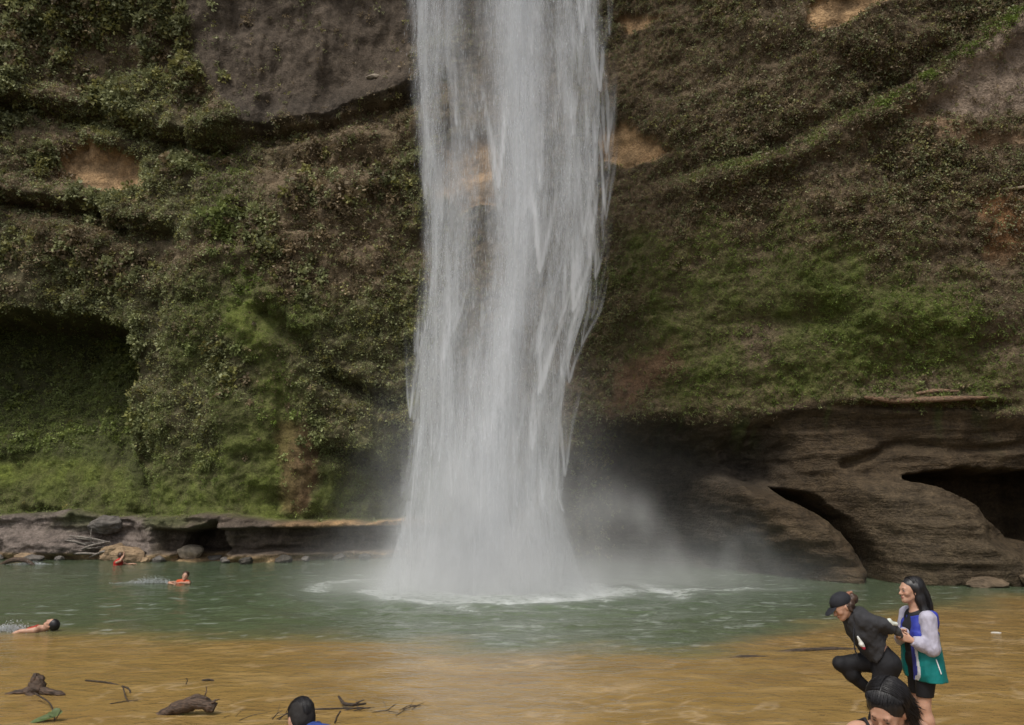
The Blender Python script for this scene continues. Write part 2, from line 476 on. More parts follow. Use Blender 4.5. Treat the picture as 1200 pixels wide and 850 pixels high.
    c = mix(c, (0.46, 0.29, 0.14), low_l * sstep(-9.0, -8.0, x) * sstep(1.18, 1.28, z) * (0.4 + 0.6 * sstep(-0.3, 0.3, n3)))
    c = mix(c, (0.36, 0.25, 0.13), left * (1 - sstep(0.16, 0.30, z + 0.06 * n3)) * 0.8)
    c = mix(c, (0.050, 0.056, 0.022), cav * (1 - mound) * 0.7)  # moss in the hollow, its colour lowered to paint in shade
    c = mix(c, (0.13, 0.088, 0.055), under * 0.7)
    c = c * (1 + 0.30 * n3[..., None] + 0.22 * fbm(x * 6, z * 6, 0, 3, 71)[..., None])
    wet = np.clip(low_r + low_l * 0.5, 0, 1)
    # tint index of the leaves: r = green, g = brown, b = grey green
    green = np.clip(moss * 0.9 + 0.6 * spine + 1.2 * diag + gr * 0.7 + 0.45 * cav, 0, 1) * (1 - 0.3 * cav)
    brown = np.clip(dry * 0.55 + right * (1 - gr) * (0.75 + 0.5 * n1) * (1 - 0.8 * diag) + left * sstep(0.22, 0.6, n1 + 0.35 * np.exp(-((x + 7) / 3) ** 2) * sstep(9, 12, z)) * 0.8, 0, 1)
    veg = np.clip(veg + diag * 0.9, 0, 1)
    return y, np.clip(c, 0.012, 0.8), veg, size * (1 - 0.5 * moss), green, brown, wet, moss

gx = np.concatenate([np.arange(-46, -24.5, 0.45), np.arange(-24.5, 17.5, 0.062), np.arange(17.5, 34.5, 0.4)])
gz = np.concatenate([np.arange(-1.2, 6.5, 0.05), np.arange(6.5, 25.5, 0.068), np.arange(25.5, 34, 0.35)])
GX, GZ = np.meshgrid(gx, gz)
CY, CC, CV, CSZ, CG, CB, CW, CM = cliff(GX, GZ)
nx, nz = len(gx), len(gz)
# nudge the points along the slope so that steep faces are not stretched smears
cv = np.stack([GX, CY, GZ], -1).reshape(-1, 3)
idx = np.arange(nx * nz).reshape(nz, nx)
cf = np.stack([idx[:-1, :-1], idx[:-1, 1:], idx[1:, 1:], idx[1:, :-1]], -1).reshape(-1, 4)
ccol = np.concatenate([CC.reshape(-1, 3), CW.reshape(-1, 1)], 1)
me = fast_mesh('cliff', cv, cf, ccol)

N = Nodes('cliff_rock')
at = N.t.nodes.new('ShaderNodeAttribute'); at.attribute_name = 'Col'
P = N.pos()
f1 = N.noise(P, 3.5, 6, 0.65)
f2 = N.noise(P, 14, 5, 0.6)
f3 = N.noise(N.pos((1.0, 1.0, 5.0)), 1.6, 6, 0.6, 0.6)
k1 = N.ramp(f1, [(0.28, 0.62), (0.72, 1.40)])
k2 = N.ramp(f2, [(0.25, 0.70), (0.75, 1.32)])
k3 = N.ramp(f3, [(0.30, 0.72), (0.70, 1.30)])
c = N.mixc('MULTIPLY', 1.0, at.outputs['Color'], k1)
c = N.mixc('MULTIPLY', 1.0, c, k2)
c = N.mixc('MULTIPLY', at.outputs['Alpha'], c, k3)
h = N.math('ADD', N.math('MULTIPLY', f1, 0.7), N.math('MULTIPLY', f2, 0.45))
h = N.math('ADD', h, N.math('MULTIPLY', f3, N.math('MULTIPLY', at.outputs['Alpha'], 0.9)))
nm = N.bump(h, 0.85, 0.12)
ro = N.math('SUBTRACT', 0.92, N.math('MULTIPLY', at.outputs['Alpha'], 0.18))
N.pbr(c, ro, nm, 0.22)
me.materials.append(N.m)
tag(link('cliff', me), kind='structure')

# ---------------------------------------------------------------- leaves, ferns and moss tufts growing all over it
def grow(n, zone, seed, rmin, rmax, nleaf, spread=1.0):
    """n clumps drawn from the density map 'zone' -> leaf quads (verts, faces, colours)"""
    rng = np.random.default_rng(seed)
    area = np.gradient(gx)[None, :] * np.gradient(gz)[:, None]
    slope = np.sqrt(1 + np.minimum(np.gradient(CY, axis=1) ** 2 / np.gradient(gx)[None, :] ** 2 + np.gradient(CY, axis=0) ** 2 / np.gradient(gz)[:, None] ** 2, 4))
    p = (zone * area * slope).ravel(); p = p / p.sum()
    pick = rng.choice(nx * nz, n, p=p)
    cx = GX.ravel()[pick] + rng.uniform(-.04, .04, n); cz = GZ.ravel()[pick] + rng.uniform(-.04, .04, n)
    c0 = np.stack([cx, CY.ravel()[pick] - 0.01, cz], 1)
    gyx = (np.gradient(CY, axis=1) / np.gradient(gx)[None, :]).ravel()[pick]
    gyz = (np.gradient(CY, axis=0) / np.gradient(gz)[:, None]).ravel()[pick]
    nr = np.stack([gyx, -np.ones(n), gyz], 1); nr /= np.linalg.norm(nr, axis=1)[:, None]
    nr = nr * 0.8 + np.array((0, -0.35, 0.45)); nr /= np.linalg.norm(nr, axis=1)[:, None]
    r = rng.uniform(rmin, rmax, n) * np.clip(CSZ.ravel()[pick], 0.35, 1.3)
    g = CG.ravel()[pick]; b = CB.ravel()[pick]
    grey = np.array((0.230, 0.240, 0.115)); green = np.array((0.150, 0.200, 0.040)); brown = np.array((0.195, 0.150, 0.088)); olive = np.array((0.225, 0.215, 0.075))
    u = rng.random((n, 1))
    col = np.where(u < 0.72, grey, olive)
    col = col * (1 - g[:, None]) + green * g[:, None]
    bb = (rng.random(n) < b * 0.68)[:, None]
    col = np.where(bb, brown * rng.uniform(0.7, 1.35, (n, 1)), col)
    yel = (rng.random(n) < 0.006)[:, None]
    col = np.where(yel, np.array((0.20, 0.17, 0.05)), col)
    col = col * rng.uniform(0.66, 1.30, (n, 1)) * np.where(cx < 0, 1.18, 1.0)[:, None]
    # leaves
    m = n * nleaf
    C = np.repeat(c0, nleaf, 0); R = np.repeat(r, nleaf)[:, None]; NR = np.repeat(nr, nleaf, 0)
    d = rng.normal(size=(m, 3)); d /= np.linalg.norm(d, axis=1)[:, None]
    d = d * spread + NR * 0.85; d /= np.linalg.norm(d, axis=1)[:, None]
    base = C + d * R * rng.uniform(0.15, 0.75, (m, 1))
    ax = d + rng.normal(size=(m, 3)) * 0.55 + np.array((0, 0, -0.25)); ax /= np.linalg.norm(ax, axis=1)[:, None]
    sd = np.cross(ax, d + rng.normal(size=(m, 3)) * 0.5); sd /= np.linalg.norm(sd, axis=1)[:, None] + 1e-6
    L = R * rng.uniform(0.30, 0.62, (m, 1)); W = L * rng.uniform(0.24, 0.42, (m, 1))
    up = np.cross(sd, ax)
    v = np.stack([base, base + ax * L * 0.5 + sd * W + up * L * 0.06, base + ax * L - up * L * 0.12, base + ax * L * 0.5 - sd * W + up * L * 0.06], 1).reshape(-1, 3)
    f = np.arange(m * 4).reshape(-1, 4)
    lc = np.repeat(col, nleaf, 0) * rng.uniform(0.85, 1.15, (m, 1))
    return v, f, np.repeat(lc, 4, 0)

in_view = sstep(-25.5, -24, GX) * (1 - sstep(17, 18.4, GX)) * (1 - sstep(25.6, 27.5, GZ))
behind = 1 - 0.8 * np.exp(-((GX + 0.3) / 2.2) ** 2)
z1 = CV * in_view * behind * (1 - 0.75 * CM) * (1 + 0.9 * (GX > 2.5))
z2 = CV * in_view * behind * (0.3 + 1.5 * CM) * (1 + 0.5 * (GX > 2.5))
big = CV * (GX < -3) * in_view * sstep(0.1, 0.5, fbm(GX * 0.45, GZ * 0.6, 0, 3, 81) + 0.1) * (1 - 0.9 * CM)
parts = [grow(46000, z1, 91, 0.09, 0.20, 12), grow(115000, z2, 92, 0.05, 0.11, 6), grow(1500, big, 93, 0.20, 0.34, 40),
         grow(15000, CV * in_view * (GX > 2.2) * (0.4 + np.clip(fbm(GX * 0.5, GZ * 0.5, 0, 3, 83) + 0.3, 0, 1)), 94, 0.13, 0.24, 12)]
vv = []; ff = []; kk = []; o_ = 0
for v, f, k in parts:
    vv.append(v); ff.append(f + o_); kk.append(k); o_ += len(v)
N = Nodes('cliff_leaves')
c = N.mixc('MULTIPLY', 1.0, N.attr(), N.ramp(N.noise(N.pos(), 0.9, 4), [(0.3, 0.75), (0.7, 1.25)]))
N.pbr(c, 0.6, None, 0.35)
tl = N.t.nodes.new('ShaderNodeBsdfTranslucent'); N.put(tl.inputs['Color'], c)
ms = N.t.nodes.new('ShaderNodeMixShader'); ms.inputs[0].default_value = 0.3
N.t.links.new(N.p.outputs[0], ms.inputs[1]); N.t.links.new(tl.outputs[0], ms.inputs[2]); N.t.links.new(ms.outputs[0], N.out.inputs['Surface'])
me = fast_mesh('cliff_vegetation', np.concatenate(vv), np.concatenate(ff), np.concatenate(kk), smooth=False, mats=[N.m])
tag(link('cliff_vegetation', me), 'small leafy plants and ferns carpeting the rock face', None, kind='stuff')

# ---------------------------------------------------------------- bed, bank and pool
FALL_X, FALL_Y = -0.45, 20.3
def shallow_line(x):
    """distance from the camera's bank at which the sand drops away under the water"""
    return np.interp(x, [-14, -7, -3, 0, 3, 5, 8, 12], [13.7, 13.0, 12.4, 11.7, 11.9, 13.2, 16.0, 18.0])

def bed_z(x, y):
    n = fbm(x * 0.35, y * 0.35, 0, 4, 101)
    n2 = fbm(x * 1.4, y * 1.4, 0, 4, 102)
    s = shallow_line(x) + 0.9 * n
    t = np.clip((s - y), -12, 20)
    z = -0.34 + 0.055 * np.clip(t, 0, 6.2) + 0.012 * np.maximum(t - 6.2, 0) - 0.30 * np.maximum(-t, 0) ** 1.1
    z = z + 0.02 * n + 0.012 * n2
    bank = np.maximum(3.0 - y + 0.4 * n, 0)
    z = z + 0.09 * bank + 0.012 * bank ** 2
    return np.clip(z, -2.6, 1.4)

def strip_grid(ys, half):
    """rows at the distances ys, each row widening with distance"""
    k = np.linspace(-1, 1, half)
    Y = np.repeat(ys[:, None], half, 1)
    X = k[None, :] * (5.0 + 0.92 * np.abs(Y))
    i = np.arange(Y.size).reshape(Y.shape)
    F = np.stack([i[:-1, :-1], i[:-1, 1:], i[1:, 1:], i[1:, :-1]], -1).reshape(-1, 4)
    return X, Y, F

ys = np.concatenate([np.arange(-12, 3, 0.5), np.arange(3, 17, 0.12), np.arange(17, 36, 0.5)])
X, Y, F = strip_grid(ys, 180)
Z = bed_z(X, Y)
me = fast_mesh('sand_bank', np.stack([X, Y, Z], -1).reshape(-1, 3), F)
N = Nodes('wet_sand')
c = N.ramp(N.noise(N.pos(), 2.0, 6, 0.65), [(0.3, (0.22, 0.135, 0.06)), (0.7, (0.34, 0.22, 0.10))])
c = N.mixc('MULTIPLY', 1.0, c, N.ramp(N.noise(N.pos(), 60, 3), [(0.3, 0.75), (0.7, 1.2)]))
N.pbr(c, 0.5, N.bump(N.noise(N.pos(), 25, 5), 0.4, 0.02), 0.4)
me.materials.append(N.m)
tag(link('sand_bank', me), kind='structure')

ys = np.concatenate([np.arange(4.0, 8.0, 0.10), 8.0 * np.exp(np.arange(0, 1.48, 0.0042))])
X, Y, F = strip_grid(ys, 620)
bz = bed_z(X, Y)
n = fbm(X * 0.7, Y * 1.2, 0, 3, 111)
deep = sstep(0.08, 1.15, -bz + 0.16 * fbm(X * 0.9, Y * 1.6, 0, 4, 112))
r_f = np.sqrt(((X - FALL_X) / 1.25) ** 2 + (Y - FALL_Y) ** 2)
ang = np.arctan2(Y - FALL_Y, X - FALL_X)
churn = np.exp(-(r_f / 5.0) ** 2)
wz = 0.010 * fbm(X * 1.6, Y * 3.2, 0, 4, 113) + 0.0035 * fbm(X * 5, Y * 7, 0, 3, 114)
wz = wz * (0.55 + 0.45 * deep) + 0.010 * deep * fbm(X * 2.5 + 2, Y * 4.0, 0, 3, 115)
wz = wz + churn * (0.10 * fbm(X * 1.3, Y * 1.3, 0, 4, 116) + 0.05 * np.sin(r_f * 5.0 + 2 * n))
# foam: rings round the plunge, flecks driven outward, painted ripple glints in the shallows
ring = np.exp(-((r_f - 2.35 - 0.5 * fbm(ang * 3, r_f, 0, 3, 117)) / 0.30) ** 2) + 0.7 * np.exp(-((r_f - 3.5 - 0.9 * fbm(ang * 2.2 + 5, r_f * 0.5, 0, 3, 118)) / 0.20) ** 2) * sstep(-0.2, 0.3, fbm(ang * 2, 0, 0, 3, 119) + 0.15)
arc = np.exp(-((Y - 20.3 - 0.15 * (X - 4) + 0.5 * n) / 0.35) ** 2) * np.exp(-((X - 4.3) / 2.4) ** 2)
inner = 1 - sstep(1.2, 2.6, r_f)
foam = np.clip(0.75 * inner + 0.62 * ring + 0.5 * arc, 0, 1)
fleck = sstep(0.30, 0.46, fbm(X * 3.0, Y * 6.0, 0, 4, 120)) * (0.55 + 0.45 * sstep(-0.3, 0.3, fbm(X * 0.3, Y * 0.4, 0, 3, 121)))
fleck = fleck * sstep(0.25, 0.7, deep) * (0.35 + 0.65 * np.exp(-((r_f - 5) / 7.0) ** 2))
foam = np.clip(foam + 0.26 * fleck, 0, 1)
col = np.zeros(X.shape + (3,), np.float32)
amber = np.array((0.255, 0.163, 0.055)); sandy = np.array((0.285, 0.182, 0.062))
col[:] = amber
col = mix(col, sandy, (1 - sstep(0.02, 0.2, -bz)) * 0.8)
col = mix(col, (0.165, 0.138, 0.055), sstep(0.10, 0.5, deep))
col = mix(col, (0.082, 0.104, 0.056), sstep(0.30, 0.90, deep))
col = mix(col, (0.074, 0.102, 0.058), sstep(0.6, 1.5, -bz) * sstep(14, 19, Y))
col = col * (1 + 0.14 * fbm(X * 0.8, Y * 2.0, 0, 4, 122)[..., None])
# painted ripple glints: paler wavering bands put into the colour of the shallows
glint_streak = sstep(0.05, 0.55, fbm(X * 1.3 + 0.5 * n, Y * 2.9 + 0.9 * n, 0, 5, 123)) * (1 - deep)
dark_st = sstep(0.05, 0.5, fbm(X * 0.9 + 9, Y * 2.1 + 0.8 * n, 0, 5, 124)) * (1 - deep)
col = mix(col, (0.37, 0.25, 0.105), glint_streak * 0.55)
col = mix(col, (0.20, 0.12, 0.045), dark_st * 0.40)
caustic = sstep(0.80, 0.97, 1 - np.abs(fbm(X * 1.5 + 0.8 * n, Y * 2.6 + 1.2 * n, 0, 4, 125)) * 2.2) * (1 - deep) * sstep(-0.3, 0.3, n)  # net of bright caustic lines, painted into the shallow water's colour
col = mix(col, (0.46, 0.34, 0.20), caustic * 0.5)
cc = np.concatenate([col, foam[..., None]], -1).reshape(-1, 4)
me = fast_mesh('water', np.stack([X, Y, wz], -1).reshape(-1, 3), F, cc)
N = Nodes('turbid_water')
at = N.t.nodes.new('ShaderNodeAttribute'); at.attribute_name = 'Col'
rip = N.noise(N.pos((1.0, 1.7, 1.0)), 2.2, 4, 0.55, 0.5)
rip2 = N.noise(N.pos((1.0, 1.5, 1.0)), 7.0, 3, 0.55, 0.4)
fo = N.math('MULTIPLY', at.outputs['Alpha'], N.ramp(N.noise(N.pos((1.0, 1.6, 1.0)), 5.0, 6, 0.7), [(0.30, 0.0), (0.56, 1.0)]))
c = N.mixc('MULTIPLY', 1.0, at.outputs['Color'], N.ramp(rip, [(0.3, 0.86), (0.7, 1.14)]))
c = N.mixc('MIX', fo, c, (0.72, 0.75, 0.74, 1))
h = N.math('ADD', rip, N.math('MULTIPLY', rip2, 0.35))
nm = N.bump(h, 0.40, 0.08)
N.pbr(c, N.math('ADD', 0.10, N.math('MULTIPLY', fo, 0.6)), nm, 0.5, IOR=1.33)
me.materials.append(N.m)
tag(link('water', me), kind='structure')

# ---------------------------------------------------------------- the waterfall: countless thin strings and drops of water
FL_Z = [0.0, 1.31, 2.35, 3.41, 4.49, 6.13, 6.98, 7.84, 9.32, 10.85, 12.78, 14.83, 17.0, 19.3, 36]
FL_L = [-3.75, -3.30, -2.94, -2.83, -2.75, -2.77, -2.77, -2.66, -2.55, -2.60, -2.76, -2.95, -3.17, -3.16, -2.95]
FL_R = [2.35, 1.85, 1.5, 1.52, 1.55, 1.83, 2.05, 2.31, 2.55, 2.67, 2.78, 2.90, 2.93, 2.96, 2.9]
def fall_edges(z):
    zz = [0.0, 1.27, 2.28, 3.27, 4.27, 5.76, 6.52, 7.29, 8.58, 9.89, 11.5, 13.2, 15.0, 17.0, 36]
    return np.interp(z, zz, FL_L), np.interp(z, zz, FL_R)

def fall_density(s, z, x):
    """how much water falls at the fraction s of the width (-1..1) and the height z"""
    g = lambda c, wd: np.exp(-((s - c) / wd) ** 2)
    d = 0.34 + 0.80 * g(-0.88, 0.10) + 0.35 * g(-0.66, 0.20) + 0.50 * g(0.10, 0.15) + 0.55 * g(0.80, 0.10) + 0.22 * g(0.52, 0.16)
    d = d - 0.26 * g(-0.34, 0.20) * sstep(5, 9, z) - 0.16 * g(0.42, 0.08)
    n = fbm(x * 2.3 + 0.25 * fbm(x, z * 0.3, 0, 2, 131), z * 0.16, 0, 4, 132)
    n2 = fbm(x * 7.0, z * 0.35, 0, 4, 133)
    n3 = fbm(x * 1.1, z * 0.30, 0, 4, 134)
    d = d * np.clip(1 + 1.05 * n + 0.35 * n2 + 0.95 * n3, 0.08, 3)
    low = 1 - sstep(2.5, 8.0, z)
    d = d * (1 - 0.35 * low) + 0.42 * low
    e = np.abs(s)
    saw = np.mod((z + 0.5 * n3 + 0.35 * np.sin(z * 0.7)) / 2.6, 1.0)          # the right edge falls in ragged tongues
    e = e + (s > 0) * 0.11 * (1 - saw) ** 1.5 * sstep(1.5, 4, z)
    return d * (1 - sstep(0.80, 1.04, e + 0.05 * n2 + 0.07 * n))

def spindles(p, L, r, tilt, rng):
    """three-sided tapered slivers; p tops..bottoms centred at p"""
    m = len(p)
    ax = np.stack([tilt[:, 0], tilt[:, 1], np.ones(m)], 1); ax /= np.linalg.norm(ax, axis=1)[:, None]
    a0 = rng.uniform(0, 6.28, m)
    v = [p + ax * (L * 0.55)[:, None], p - ax * (L * 0.45)[:, None]]
    for k in range(3):
        a = a0 + k * 2.0944
        v.append(p - ax * (L * 0.15)[:, None] + np.stack([np.cos(a) * r, np.sin(a) * r, np.zeros(m)], 1))
    v = np.stack(v, 1).reshape(-1, 3)
    f = np.array([[0, 2, 3], [0, 3, 4], [0, 4, 2], [1, 3, 2], [1, 4, 3], [1, 2, 4]])
    f = (np.arange(m)[:, None, None] * 5 + f[None]).reshape(-1, 3)
    return v, f

def sample_fall(n, rng, pw=1.0, zmax=24.0):
    """points drawn from the density, thinning out low down where the strings dissolve into spray"""
    out = []
    got = 0
    while got < n:
        m = n * 2
        z = rng.uniform(0, zmax, m); s = rng.uniform(-1.08, 1.08, m)
        l, r = fall_edges(z)
        x = (l + r) / 2 + s * (r - l) / 2
        d = fall_density(s, z, x) ** pw * (0.22 + 0.78 * sstep(2.0, 9.0, z)) * (1 - 0.92 * sstep(0.62, 0.92, np.abs(s)))
        k = rng.random(m) * 1.9 < d
        out.append(np.stack([x, s, z, d], 1)[k]); got += k.sum()
    return np.concatenate(out)[:n]

rng = np.random.default_rng(5)
V = []; Fc = []; off = 0
def put(v, f):
    global off
    V.append(v); Fc.append(f + off); off += len(v)
# comets: bright ropes that end in a sharp head, thick along the right edge
nc = 300
cz = rng.uniform(2.0, 23, nc)
cs = np.where(rng.random(nc) < 0.5, rng.normal(0.78, 0.14, nc), np.where(rng.random(nc) < 0.35, rng.normal(-0.90, 0.05, nc), rng.uniform(-0.95, 0.98, nc)))
cs = np.clip(cs, -0.96, 0.97)
cl_ = rng.uniform(0.8, 3.6, nc); cw = rng.uniform(0.05, 0.16, nc); cb = rng.uniform(0.25, 1.0, nc) * np.where(cs > 0.5, 1.3, 0.8)
for i, (s_i, z_i, l_i, w_i) in enumerate(((0.93, 11.7, 2.6, .10), (0.96, 9.8, 3.0, .12), (0.90, 8.1, 2.0, .10), (0.95, 6.3, 2.6, .13), (0.88, 5.3, 2.0, .12), (0.93, 2.9, 3.2, .14), (0.55, 5.0, 2.4, .12), (-0.95, 4.4, 2.6, .10), (0.30, 8.2, 2.8, .14), (-0.15, 10.5, 3.2, .12), (0.72, 7.2, 2.2, .12), (0.84, 13.5, 2.4, .10))):
    k_ = i * 3          # large tongues on the outer veil, most of them down the right edge
    cs[k_], cz[k_], cl_[k_], cw[k_], cb[k_] = s_i, z_i, l_i, w_i * 1.7, 2.6
# veils of falling water, one inside the other: density is kept per point
TV, TF, TC, to = [], [], [], 0
zz_ = np.arange(-0.02, 27.0, 0.062); nth = 300
th_ = np.linspace(0, 2 * math.pi, nth, endpoint=False)
TH, ZZ = np.meshgrid(th_, zz_)
for li, rho in enumerate((1.06, 0.86, 0.60, 0.33)):
    l, r = fall_edges(ZZ)
    S_ = rho * np.sin(TH)
    wob = 0.10 * fbm(np.sin(TH) * 3, np.cos(TH) * 3, ZZ * 0.5, 3, 150 + li)
    XX = (l + r) / 2 + S_ * (r - l) / 2
    YY = FALL_Y + (rho * np.cos(TH)) * 0.85 * (1 + wob) + 0.10 * fbm(XX * 1.5, ZZ * 0.4, 0, 3, 155 + li)
    D = fall_density(S_, ZZ, XX + 3.7 * li + 1.9 * (np.cos(TH) > 0))
    sw = 0.05 * fbm(XX * 1.2, ZZ * 0.8, 0, 3, 160 + li)
    if rho > 0.5:
        for i in range(nc):
            if (i % 3) != li: continue
            t = (ZZ - cz[i]) / cl_[i]
            m = (t > -0.03) & (t < 1)
            if cs[i] > 0.5: m &= np.cos(TH) < 0.3
            dx = (S_ - cs[i]) * (r - l) / 2 + sw
            tm = np.clip(t, 0, 1)
            wv = cw[i] * tm ** 0.9 * 1.7
            rim = np.exp(-((np.abs(dx) - wv) / (0.03 + 0.04 * tm)) ** 2) + 0.30 * (1 - sstep(0.6, 1.0, np.abs(dx) / (wv + 0.02))) * (1 - tm)
            D = D + m * cb[i] * 1.5 * rim * (1 - tm) ** 1.2 * sstep(-0.03, 0.02, t)
    edge = 1 - sstep(0.55, 1.0, np.abs(np.sin(TH))) * (0.85 if li == 0 else 0.45)
    foot = 1 - 0.30 * (1 - sstep(0.1, 2.0, ZZ))
    TC.append(np.stack([0.53 * np.maximum(D, 0.02) ** 1.25 * edge * foot] * 3, -1).reshape(-1, 3))
    TV.append(np.stack([XX, YY, ZZ], -1).reshape(-1, 3))
    i_ = np.arange(ZZ.size).reshape(ZZ.shape) + to
    TF.append(np.stack([i_[:-1], np.roll(i_[:-1], -1, 1), np.roll(i_[1:], -1, 1), i_[1:]], -1).reshape(-1, 4)); to += ZZ.size
q = sample_fall(26000, rng, 1.2)
th = np.sqrt(np.clip(1 - q[:, 1] ** 2, 0.04, 1)) * 0.75
p = np.stack([q[:, 0] + rng.normal(size=len(q)) * 0.03, FALL_Y + rng.normal(size=len(q)) * 0.5 * th, q[:, 2]], 1)
L = rng.gamma(2.5, 0.075, len(q)) + 0.04
put(*spindles(p, L, rng.uniform(0.0018, 0.0042, len(q)), rng.normal(size=(len(q), 2)) * 0.03, rng))
# loose drops: the grain of the fall and its frayed edges
q = sample_fall(22000, rng, 1.2)
p = np.stack([q[:, 0] + rng.normal(size=len(q)) * 0.05, FALL_Y + rng.normal(size=len(q)) * 0.7, q[:, 2]], 1)
put(*spindles(p, rng.uniform(0.012, 0.05, len(q)), rng.uniform(0.003, 0.0065, len(q)), rng.normal(size=(len(q), 2)) * 0.25, rng))
N = Nodes('falling_water')
pr = N.t.nodes.new('ShaderNodeBsdfDiffuse'); pr.inputs['Color'].default_value = (0.78, 0.80, 0.825, 1)
tl = N.t.nodes.new('ShaderNodeBsdfTranslucent'); tl.inputs['Color'].default_value = (0.78, 0.80, 0.825, 1)
ms = N.t.nodes.new('ShaderNodeMixShader'); ms.inputs[0].default_value = 0.45
N.t.links.new(pr.outputs[0], ms.inputs[1]); N.t.links.new(tl.outputs[0], ms.inputs[2])
N.t.links.new(ms.outputs[0], N.out.inputs['Surface'])
M_DROPS = N.m
N = Nodes('water_veil')
pr = N.t.nodes.new('ShaderNodeBsdfDiffuse'); pr.inputs['Color'].default_value = (0.78, 0.80, 0.825, 1)
tl = N.t.nodes.new('ShaderNodeBsdfTranslucent'); tl.inputs['Color'].default_value = (0.78, 0.80, 0.825, 1)
ms = N.t.nodes.new('ShaderNodeMixShader'); ms.inputs[0].default_value = 0.45
N.t.links.new(pr.outputs[0], ms.inputs[1]); N.t.links.new(tl.outputs[0], ms.inputs[2])
tr = N.t.nodes.new('ShaderNodeBsdfTransparent')
fn = N.ramp(N.noise(N.pos((6.0, 6.0, 0.42)), 1.0, 4, 0.6, 0.7), [(0.30, 0.30), (0.72, 1.70)])
fn2 = N.ramp(N.noise(N.pos((26.0, 26.0, 5.0)), 1.0, 3, 0.7), [(0.30, 0.65), (0.72, 1.35)])
den = N.math('MULTIPLY', N.math('MULTIPLY', N.attr(), fn), fn2)
alp = N.math('SUBTRACT', 1.0, N.math('POWER', 2.71828, N.math('MULTIPLY', den, -1.0)))
mx = N.t.nodes.new('ShaderNodeMixShader')
N.put(mx.inputs[0], alp); N.t.links.new(tr.outputs[0], mx.inputs[1]); N.t.links.new(ms.outputs[0], mx.inputs[2])
N.t.links.new(mx.outputs[0], N.out.inputs['Surface'])
wf = link('waterfall', fast_mesh('waterfall', np.concatenate(TV), np.concatenate(TF), np.concatenate(TC), smooth=True, mats=[N.m]))
dr = link('falling_drops', fast_mesh('falling_drops', np.concatenate(V), np.concatenate(Fc), smooth=True, mats=[M_DROPS]), wf)
dr['kind'] = 'stuff'
tag(wf, 'tall white waterfall plunging down the cliff into the green pool', 'waterfall')

# ---------------------------------------------------------------- spray drifting round the foot of the fall
def volume_box(name, lo, hi):
    x0, y0, z0 = lo; x1, y1, z1 = hi
    v = [(x, y, z) for z in (z0, z1) for y in (y0, y1) for x in (x0, x1)]
    f = [(0, 2, 3, 1), (4, 5, 7, 6), (0, 1, 5, 4), (2, 6, 7, 3), (0, 4, 6, 2), (1, 3, 7, 5)]
    return fast_mesh(name, np.array(v), np.array(f), smooth=False)

me = volume_box('mist', (-6.2, 17.0, -0.02), (9.0, 24.2, 9.0))
N = Nodes('spray')
P = N.pos()
sx = N.t.nodes.new('ShaderNodeSeparateXYZ'); N.put(sx.inputs[0], P)
X_, Y_, Z_ = sx.outputs
M = N.math
def sq(a): return M('MULTIPLY', a, a)
def gauss(terms):
    e = None
    for a, c, wd in terms:
        t = sq(M('DIVIDE', M('SUBTRACT', a, c), wd)) if isinstance(wd, (int, float)) else sq(M('DIVIDE', M('SUBTRACT', a, c), wd))
        e = t if e is None else M('ADD', e, t)
    return M('POWER', 2.71828, M('MULTIPLY', e, -1.0))
nz1 = N.noise(N.pos((0.55, 0.55, 0.38)), 1.0, 3, 0.6, 0.5)
nz2 = N.noise(N.pos((0.5, 0.4, 0.30)), 2.2, 2, 0.6, 0.3)
puff = N.ramp(nz1, [(0.36, 0.0), (0.66, 1.0)])
puff2 = N.ramp(nz2, [(0.38, 0.0), (0.64, 1.0)])
core = gauss([(X_, -0.65, 1.95), (Y_, FALL_Y - 0.3, 1.6), (Z_, 0.0, 3.3)])
skirt = gauss([(X_, -0.9, 2.7), (Y_, FALL_Y - 0.3, 1.9), (Z_, 0.0, 0.80)])
# the plume thrown to the right: an arch that leaves the fall, and a lower second one
z_arch = M('SUBTRACT', 2.15, M('MULTIPLY', sq(M('SUBTRACT', X_, 2.6)), 0.50))
arch = gauss([(Z_, z_arch, 0.60), (X_, 3.4, 1.7), (Y_, 20.6, 0.8)])
body = gauss([(X_, 3.2, 1.7), (Y_, 20.8, 1.3), (Z_, 0.3, 1.5)])
arch2 = gauss([(X_, 5.9, 1.0), (Y_, 21.0, 0.9), (Z_, 0.7, 0.9)])
low = gauss([(X_, 3.5, 4.0), (Y_, 20.9, 1.6), (Z_, 0.0, 0.8)])
d = M('MULTIPLY', core, M('ADD', 0.34, M('MULTIPLY', puff2, 0.90)))
d = M('ADD', d, M('MULTIPLY', skirt, M('ADD', 0.55, M('MULTIPLY', puff, 0.9))))
d = M('ADD', d, M('MULTIPLY', arch, M('ADD', 0.08, M('MULTIPLY', puff2, 0.20))))
d = M('ADD', d, M('MULTIPLY', body, M('MULTIPLY', puff, 0.10)))
d = M('ADD', d, M('MULTIPLY', arch2, M('MULTIPLY', puff2, 0.22)))
d = M('ADD', d, M('MULTIPLY', low, M('ADD', 0.09, M('MULTIPLY', puff, 0.20))))
fade = gauss([(X_, 1.6, 4.2), (Y_, FALL_Y, 2.6), (Z_, 0.0, 5.0)])
d = M('ADD', d, M('MULTIPLY', fade, 0.016))
d = M('SUBTRACT', M('MULTIPLY', d, 1.0), 0.004, clamp=False)
d = M('MAXIMUM', d, 0.0)
pv = N.t.nodes.new('ShaderNodeVolumePrincipled')
pv.inputs['Color'].default_value = (0.98, 0.985, 0.99, 1)
pv.inputs['Anisotropy'].default_value = 0.1
N.put(pv.inputs['Density'], d)
N.t.links.new(pv.outputs[0], N.out.inputs['Volume'])
N.m.cycles.volume_step_rate = 0.7
me.materials.append(N.m)
